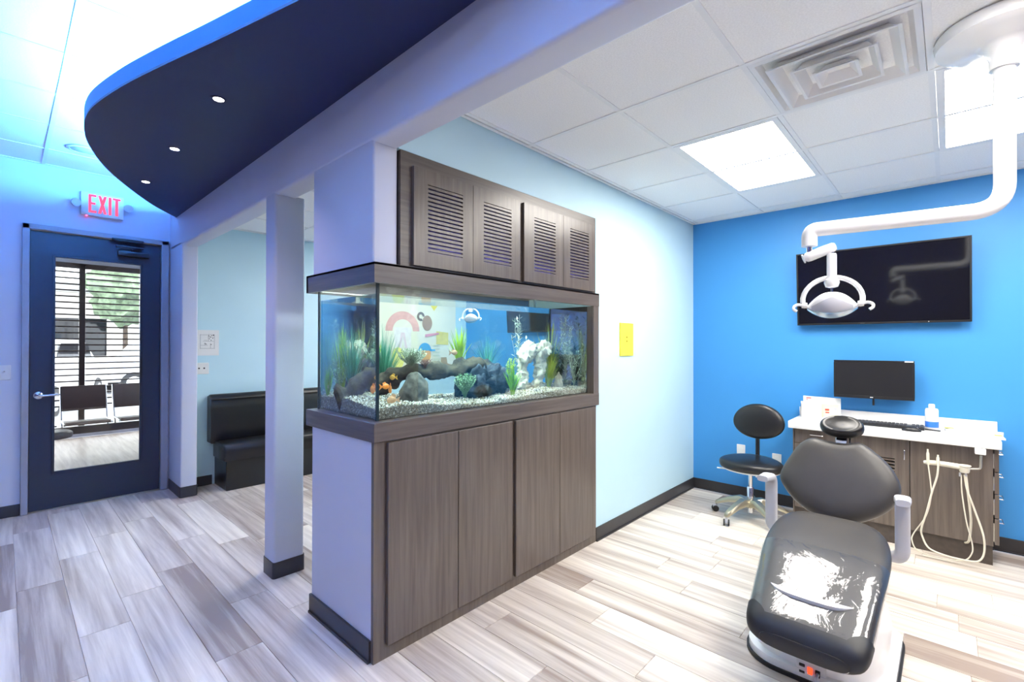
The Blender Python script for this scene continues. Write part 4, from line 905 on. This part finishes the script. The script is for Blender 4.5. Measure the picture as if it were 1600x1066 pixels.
# seat: lofted pad
SEC = [(2.165, .435, .268, .150, .050), (2.178, .436, .294, .188, .075), (2.208, .438, .320, .208, .095), (2.26, .440, .343, .217, .105), (2.38, .443, .390, .228, .11), (2.50, .446, .436, .238, .11), (2.62, .450, .476, .250, .11), (2.74, .453, .504, .256, .11), (2.86, .456, .526, .250, .11), (2.96, .459, .542, .225, .10), (3.02, .460, .545, .175, .08), (3.045, .461, .532, .10, .05)]
def hermite(a, b, f):
    i = SEC.index(a); p, q = SEC[max(i-1, 0)], SEC[min(i+2, len(SEC)-1)]; h = b[0]-a[0]; out = []
    for k in range(5):
        ma = (b[k]-p[k])/(b[0]-p[0]); mb = (q[k]-a[k])/(q[0]-a[0])
        out.append((2*f**3-3*f*f+1)*a[k]+(f**3-2*f*f+f)*h*ma+(-2*f**3+3*f*f)*b[k]+(f**3-f*f)*h*mb)
    return out
def sect(x):
    for a, b in zip(SEC, SEC[1:]):
        if a[0] <= x <= b[0]: return hermite(a, b, (x-a[0])/(b[0]-a[0]))
    return SEC[-1] if x > SEC[-1][0] else SEC[0]
def SP(x, ang, off=0):
    _, yc, zt, w_, th = sect(x); c, s = math.cos(ang), math.sin(ang); e = .55
    return Vector((x, yc-(w_+off)*math.copysign(abs(c)**e, c), zt-th/2+(th/2+off)*math.copysign(abs(s)**.75, s)+.010*max(0, s)*c*c))
def interp_x(n=44): return [SEC[0][0]+(SEC[-1][0]-SEC[0][0])*i/n for i in range(n+1)]
bm = newbm(); rings(bm, [[SP(x, 2*math.pi*k/40) for k in range(40)] for x in sorted(set(interp_x()+[s[0] for s in SEC]))]); link('seat_cushion', bm, M_GREYV, t, 60)
def spatch(xs, a0, a1, off, n=30, tail=None):
    bm = newbm(); V = [[bm.verts.new(SP(x, a0+(a1-a0)*k/n, off)) for k in range(n+1)] for x in xs]
    for i in range(len(V)-1):
        for k in range(n): bm.faces.new((V[i][k], V[i+1][k], V[i+1][k+1], V[i][k+1]))
    return bm
cover = clearmat('clear_vinyl_cover', (.93, .93, .94), 1.75, .04, .5, 7)
bm = spatch([2.212+.46*i/26 for i in range(27)], -.22, math.pi+.22, .004, 48); link('plastic_cover', bm, cover, t, 60)
for a0, a1 in ((-.9, 1.12), (2.02, math.pi+.9)):
    bm = newbm(); xs = [2.165+.115*i/14 for i in range(15)]; n = 18
    V = []
    for i, x in enumerate(xs):
        f = i/14; row = []
        for k in range(n+1):
            lim = (1-f**3)**.5 if f < 1 else 0
            if a0 < 0: aa = a0+(a1-a0)*k/n*max(.45, .45+.55*lim)
            else: aa = a1-(a1-a0)*(1-k/n)*max(.45, .45+.55*lim)
            row.append(bm.verts.new(SP(x, aa, .007)))
        V.append(row)
    for i in range(14):
        for k in range(n): bm.faces.new((V[i][k], V[i+1][k], V[i+1][k+1], V[i][k+1]))
    link('foot_guard', bm, M_RUBBER, t, 60)
bm = spatch([2.165+.05*i/8 for i in range(9)], 1.0, 2.14, .0055, 16); link('toe_strip', bm, M_RUBBER, t, 60)
bm = newbm(); rings(bm, [[SP(2.165, 2*math.pi*k/40, o_)+Vector((dx_, 0, 0)) for k in range(40)] for dx_, o_ in ((-.006, -.006), (-.003, .004), (.02, .0085))]); link('toe_cap', bm, M_RUBBER, t, 60)
# armrests
for yb, sgn in ((.172, -1), (.752, 1)):
    path = fillet([(3.02, yb+sgn*-.06, .40), (3.0, yb, .425), (3.0, yb, .712), (2.86, yb+sgn*.01, .722)], .05, 7); bm = newbm()
    rr = []; n = len(path)
    for i in range(n):
        d = (path[min(i+1, n-1)]-path[max(i-1, 0)]).normalized(); s = Vector((0, 1, 0)); q = d.cross(s).normalized(); s = q.cross(d).normalized()
        wdt = .030 if i < n-3 else .034; th = .022
        if i in (0, n-1): wdt *= .8; th *= .7
        rr.append([path[i]+s*(wdt*math.copysign(abs(math.cos(a))**.6, math.cos(a)))+q*(th*math.copysign(abs(math.sin(a))**.6, math.sin(a))) for a in [2*math.pi*k/20 for k in range(20)]])
    rings(bm, rr); link('armrest', bm, M_GREYPL, t, 50)
# base
bm = newbm(); prism(bm, [(x, y) for x, y in rrect(2.36, 3.10, .16, .74, .17, 8)], .0, .018); link('base_gasket', bm, M_RUBBER, t, 30)
bm = newbm(); o1 = rrect(2.37, 3.09, .17, .73, .16, 8); o2 = rrect(2.40, 3.06, .20, .70, .15, 8); rings(bm, [[Vector((x, y, z)) for x, y in o] for o, z in ((o1, .018), (o1, .05), (o2, .062))]); link('base_plate', bm, M_WHITEEN, t, 30)
def ell(xc, yc, a, b, z, n=40, e=.6): return [Vector((xc+a*math.copysign(abs(math.cos(2*math.pi*k/n))**e, math.cos(2*math.pi*k/n)), yc+b*math.copysign(abs(math.sin(2*math.pi*k/n))**e, math.sin(2*math.pi*k/n)), z)) for k in range(n)]
bm = newbm(); rings(bm, [ell(2.72, .455, .335, .262, .018), ell(2.715, .455, .335, .262, .10), ell(2.70, .453, .325, .25, .19), ell(2.68, .448, .315, .225, .27), ell(2.66, .445, .33, .215, .34), ell(2.68, .445, .36, .20, .385)]); link('pedestal', bm, M_WHITEEN, t, 40)
bm = newbm(); box(bm, 2.90, 3.26, .37, .55, .28, .36, .02, 2); box(bm, 3.205, 3.27, .38, .54, .30, .58, .02, 2); link('back_support', bm, M_GREYPL, t)
# control plate on the pedestal front
xp = 2.378
def pp(x, y): return pix(x, y, 0, xp)
A, B_ = pp(1244, 1026), pp(1291, 1075)
pl = link('socket_plate', B(xp-.004, xp+.05, B_.y, A.y, B_.z, A.z, .003, 1), M_WHITEPL, t)
for x0_, y0_, x1_, y1_, m_ in ((1249, 1034, 1258, 1042, M_BLKPL), (1249, 1044, 1258, 1052, M_BLKPL), (1262, 1041, 1270, 1055, M_SWRED), (1274, 1046, 1282, 1060, M_BLKPL)):
    q, r_ = pp(x0_, y0_), pp(x1_, y1_); link('socket', B(xp-.009, xp-.003, r_.y, q.y, r_.z, q.z, .0015, 1), m_, pl)
pc = pp(1278, 1053)
bm = newbm(); tube(bm, smoothpath([(xp-.006, pc.y, pc.z), (xp-.03, pc.y, pc.z-.004), (xp-.042, pc.y, pc.z-.03), (xp-.05, pc.y, .012)], 5), .007, 8); link('power_cord', bm, M_GREYPL, t)

# ================================================================ ROOM BEHIND THE AQUARIUM
tv('dark television on the blue wall of the room behind the aquarium', 3.62, 4.72, 1.62, 2.24)
dental_light('dental lamp seen through the aquarium in the far room', (4.45, 4.9), 2.02, (3.95, 4.55), (3.93, 4.55, 1.90), yaw=R(200))
mu_ = thing('wall_mural', 'white illustrated tooth mural on the back wall behind the aquarium', 'mural', (3.9, YN, .95))
mx0, mx1, mz0, mz1 = 3.05, 4.62, .98, 2.66
link('panel', B(mx0, mx1, YN-.006, YN-.001, mz0, mz1), mat('mural_cream', (.84, .83, .70), .7, var=.02), mu_, 0)
ym = YN-.0075
def flat(name, polys, col, mname):
    global ym
    bm = newbm(); ym -= .0008
    for p in polys: rings(bm, [[Vector((x, y, z)) for x, z in p] for y in (ym, ym+.0006)])
    link(name, bm, mat(mname, col, .7, var=.08, scale=20), mu_, 0)
def disc(x, z, rx, rz, n=20): return [(x+rx*math.cos(2*math.pi*k/n), z+rz*math.sin(2*math.pi*k/n)) for k in range(n)]
def arc(x, z, r0, r1, a0, a1, n=14): return [(x+r1*math.cos(R(a0+(a1-a0)*k/n)), z+r1*math.sin(R(a0+(a1-a0)*k/n))) for k in range(n+1)]+[(x+r0*math.cos(R(a1-(a1-a0)*k/n)), z+r0*math.sin(R(a1-(a1-a0)*k/n))) for k in range(n+1)]
tx, tz = 3.70, 1.64
flat('gum_print', [arc(tx, tz, .16, .27, 0, 60), arc(tx, tz, .16, .27, 60, 120), arc(tx, tz, .16, .27, 120, 180)], (.80, .45, .42), 'mural_gum')
flat('tooth_print', [[(tx-.14, tz+.05), (tx+.14, tz+.05), (tx+.12, tz-.35), (tx+.05, tz-.36), (tx, tz-.12), (tx-.05, tz-.36), (tx-.12, tz-.35)]], (.84, .80, .80), 'mural_tooth')
flat('root_print', [[(tx-.03, tz-.02), (tx+.03, tz-.02), (tx+.085, tz-.33), (tx+.07, tz-.33), (tx, tz-.06), (tx-.07, tz-.33), (tx-.085, tz-.33)]], (.78, .62, .68), 'mural_root')
flat('diamond_print', [[(4.22, 2.18), (4.32, 2.06), (4.22, 1.94), (4.12, 2.06)]], (.85, .72, .10), 'mural_yellow')
flat('notice_print', [[(4.26, 1.46), (4.48, 1.45), (4.48, 1.63), (4.26, 1.65)]], (.85, .74, .20), 'mural_amber')
flat('child_head_print', [disc(4.10, 1.76, .085, .11)], (.42, .28, .20), 'mural_brown')
flat('hair_print', [arc(3.99, 1.85, .03, .065, 0, 300)], (.20, .16, .14), 'mural_dark')
flat('face_print', [disc(4.08, 1.31, .085, .11)], (.85, .45, .16), 'mural_orange')
flat('cap_print', [arc(4.06, 1.37, .0, .11, 0, 180), [(4.14, 1.36), (4.24, 1.365), (4.24, 1.385), (4.14, 1.39)]], (.10, .42, .75), 'mural_blue')
flat('sun_print', [disc(3.62, 1.27, .10, .15), disc(3.40, 1.20, .06, .10)], (.86, .80, .22), 'mural_sun')
flat('lips_print', [[(3.56, 1.05), (3.76, 1.05), (3.80, 1.12), (3.70, 1.12)]], (.82, .25, .16), 'mural_red')
flat('brush_print', [[(3.40, 2.04), (3.62, 2.10), (3.62, 2.13), (3.40, 2.07)], arc(3.92, 2.22, .06, .13, 200, 320)], (.50, .72, .22), 'mural_green')
flat('paste_print', [[(4.06, 1.56), (4.30, 1.60), (4.30, 1.63), (4.06, 1.60)]], (.80, .35, .45), 'mural_pink')
flat('boot_print', [[(4.34, 1.12), (4.56, 1.06), (4.60, 1.14), (4.46, 1.18), (4.44, 1.27), (4.34, 1.27)]], (.48, .36, .22), 'mural_tan')
flat('rule_print', [rc(4.2, 4.32, z, z+.012) for z in (1.24, 1.29, 1.34, 1.39, 1.44)], (.62, .72, .55), 'mural_rule')
flat('frieze_print', [disc(3.6, 2.40, .10, .04), disc(3.85, 2.42, .08, .05), disc(4.15, 2.42, .12, .04), disc(4.4, 2.44, .07, .05)], (.30, .42, .24), 'mural_leaf')

# ================================================================ VESTIBULE BEYOND THE DOOR
YV = 10.0
struct('wall_vestibule_left', B(-1.2, -1.1, YD+.14, YV, 0, 3.1), M_LOBBY); struct('wall_vestibule_right', B(2.9, 3.0, YD+.14, YV, 0, 3.1), M_LOBBY)
bm = newbm(); box(bm, -1.1, 2.9, YV, YV+.12, 2.72, 3.1); box(bm, -1.1, 2.9, YV, YV+.12, 0, .05); struct('wall_window', bm, M_LOBBY)
struct('ceiling', B(-1.2, 3.0, YD+.14, YV+.12, 3.033, 3.1), M_TILE, 0)
for i, (a, b) in enumerate(((-1.1, -.10), (-.10, .845), (.845, 1.87), (1.87, 2.9))):
    wn = bpy.data.objects.new('window_%d' % (i+1), None); COL.objects.link(wn); wn.location = ((a+b)/2, YV, .05); wn['kind'] = 'structure'
    bm = newbm()
    for q in ((a, a+.035, .05, 2.72), (b-.035, b, .05, 2.72), (a, b, .05, .12), (a, b, 2.66, 2.72)): box(bm, q[0], q[1], YV, YV+.10, q[2], q[3])
    link('window_frame', bm, M_BROWN, wn, 0); link('pane', B(a+.035, b-.035, YV+.05, YV+.056, .12, 2.66), M_GLASS, wn, 0)
    if i in (1, 2):
        t = thing('window_blind', ('open dark slatted blind on the window left of the bronze mullion', 'open dark slatted blind on the window right of the bronze mullion')[i-1], 'blind', ((a+b)/2, YV-.05, .6), 0, 'window blinds')
        link('headrail', B(a+.03, b-.03, YV-.08, YV-.03, 2.63, 2.68), M_BROWN, t, 0)
        for k in range(23): link('slat', B(a+.035, b-.035, YV-.078, YV-.032, 2.56-k*.094, 2.566-k*.094+.014), M_BROWN, t, 0)
# beam seating
t = thing('beam_seating', 'row of brown vinyl beam seats under the lobby window', 'bench', (1.2, 8.5, 0))
bm = newbm(); box(bm, -.3, 2.6, 8.50, 8.56, .30, .36); link('beam', bm, M_BROWN, t, 0)
for i, x in enumerate((-.02, .52, 1.06, 1.60)):
    bm = newbm(); prof = [(8.16, .42), (8.14, .435), (8.17, .455), (8.40, .44), (8.60, .435), (8.62, .42)]; rings(bm, [[Vector((xx, y, z)) for y, z in prof] for xx in (x+.02, x+.46)]); link('seat', bm, M_SEATBR, t, 50)
    bm = newbm(); prof = [(8.66, .56), (8.70, .56), (8.80, .86), (8.79, .885), (8.76, .885), (8.64, .60)]; rings(bm, [[Vector((xx, y, z)) for y, z in prof] for xx in (x+.02, x+.46)]); link('backrest', bm, M_SEATBR, t, 50)
    for xx in (x+.01, x+.47):
        bm = newbm(); tube(bm, fillet([(xx, 8.55, .36), (xx, 8.62, .44), (xx, 8.68, .58), (xx, 8.79, .88)], .05, 4), .012, 8); tube(bm, fillet([(xx, 8.62, .44), (xx, 8.15, .43)], .02, 2), .012, 8); link('seat_bracket', bm, M_CHROME, t)
for x in (.05, 2.3):
    bm = newbm(); tube(bm, [(x, 8.53, .31), (x, 8.53, .04)], .03, 10); tube(bm, [(x, 8.2, .03), (x, 8.85, .03)], .025, 8); link('leg', bm, M_CHROME, t)
t = thing('waiting_stool', 'dark round padded stool just behind the entrance door glass', 'stool', (.36, 7.35, 0))
bm = newbm(); cushion(bm, [(.19*math.cos(R(a)), .19*math.sin(R(a))) for a in range(0, 360, 12)], (.36, 7.35, .44), (1, 0, 0), (0, 1, 0), (0, 0, 1), .07, .02); link('seat', bm, M_GREYV, t, 60)
bm = newbm(); lathe(bm, [(0, 0), (.16, 0), (.16, .012), (.03, .03), (.025, .41), (0, .41)], (.36, 7.35, 0)); link('pedestal', bm, M_CHROME, t)
# outside
g = struct('ground', B(-30, 40, YV+.12, 60, -.12, -.05), mat('asphalt', (.32, .32, .33), .9, var=.15, scale=2), 0)
def car(label, c, rz, m, L=4.5, Wd=1.8, Hh=1.6):
    t = thing('parked_car', label, 'car', c, rz, 'cars in the parking lot'); bm = newbm(); a = L/2
    prof = [(-a, .35), (-a, .85), (-a+.15, 1.0), (-a*.62, 1.05), (-a*.42, Hh), (a*.35, Hh), (a*.62, 1.02), (a*.95, .9), (a, .75), (a, .35)]
    rings(bm, [[Vector((x, y*(1 if z < 1.1 else .86), z)) for x, z in prof] for y in (-Wd/2, Wd/2)]); local('body', bm, m, t, 20)
    for y in (-1, 1):
        bm = newbm(); rings(bm, [[Vector((x, yy, z)) for x, z in ((-a*.55, 1.08), (-a*.40, Hh-.08), (a*.33, Hh-.08), (a*.52, 1.08))] for yy in (y*Wd*.475, y*Wd*.48)]); local('side_window', bm, M_SCREEN, t, 0)
        for x in (-a*.62, a*.62):
            bm = newbm(); lathe(bm, [(0, -.1), (.33, -.1), (.35, 0), (.33, .1), (0, .1)], (x, y*(Wd/2-.08), .30), (0, 1, 0), 20); w_ = local('wheel', bm, M_RUBBER, t)
            bm = newbm(); lathe(bm, [(0, .10), (.2, .10), (.2, .115), (0, .12)], (x, y*(Wd/2-.08), .30), (0, y, 0), 14); o = local('hubcap', bm, M_CHROME, w_)
    bm = newbm(); box(bm, -a-.01, -a+.02, -Wd/2+.1, -Wd/2+.4, .75, .9); box(bm, -a-.01, -a+.02, Wd/2-.4, Wd/2-.1, .75, .9); local('tail_light', bm, M_RED, t, 0)
car('silver parked car beyond the window right of the mullion', (4.0, 19.5, -.05), R(8), mat('silver_paint', (.55, .55, .58), .3, .3, var=.02))
car('white parked car beyond the window left of the mullion', (.35, 15.2, -.05), R(70), mat('white_paint', (.8, .8, .8), .3, var=.02))
b_ = thing('shop_building', 'pale low shop building across the parking lot', 'building', (4, 44, 0))
link('wall', B(-10, 26, 44, 50, 0, 5.0), mat('beige_stucco', (.75, .70, .66), .9, var=.08, scale=1), b_, 0)
link('roof_band', B(-10.2, 26.2, 43.8, 50, 5.0, 5.6), mat('grey_coping', (.5, .5, .52), .8), b_, 0)
for k in range(7): link('shop_window', B(-8+5*k, -5+5*k, 43.94, 44, .6, 3.2), M_SCREEN, b_, 0)
for k, (x, y, h) in enumerate(((-1.5, 38, 7), (5.5, 40, 8), (9, 37, 7))):
    t = thing('street_tree', ('round green tree left of the lamp post across the parking lot', 'tall green tree across the parking lot', 'green tree farthest along the parking lot')[k], 'tree', (x, y, 0))
    bm = newbm(); tube(bm, [(x, y, 0), (x, y, h*.6)], [.16, .09], 8); link('trunk', bm, mat('bark', (.10, .07, .05), .9, var=.3), t)
    bm = newbm(); bmesh.ops.create_icosphere(bm, subdivisions=4, radius=1)
    for v in bm.verts: v.co = Vector((x+v.co.x*1.8, y+v.co.y*1.8, h*.68+v.co.z*h*.34))
    noisy(bm, .6, 1.2, k, .4, 3); link('crown', bm, mat('tree_foliage', (.20, .27, .17), .9, var=.5, scale=3), t, 0)
t = thing('lamp_post', 'thin grey lamp post in the parking lot', 'lamp post', (4.1, 26, 0))
bm = newbm(); tube(bm, [(4.1, 26, 0), (4.1, 26, 6.2)], [.07, .05], 8); link('pole', bm, M_GREYPL, t); link('luminaire', B(3.8, 4.25, 25.9, 26.1, 6.15, 6.3, .02, 1), M_GREYPL, t)
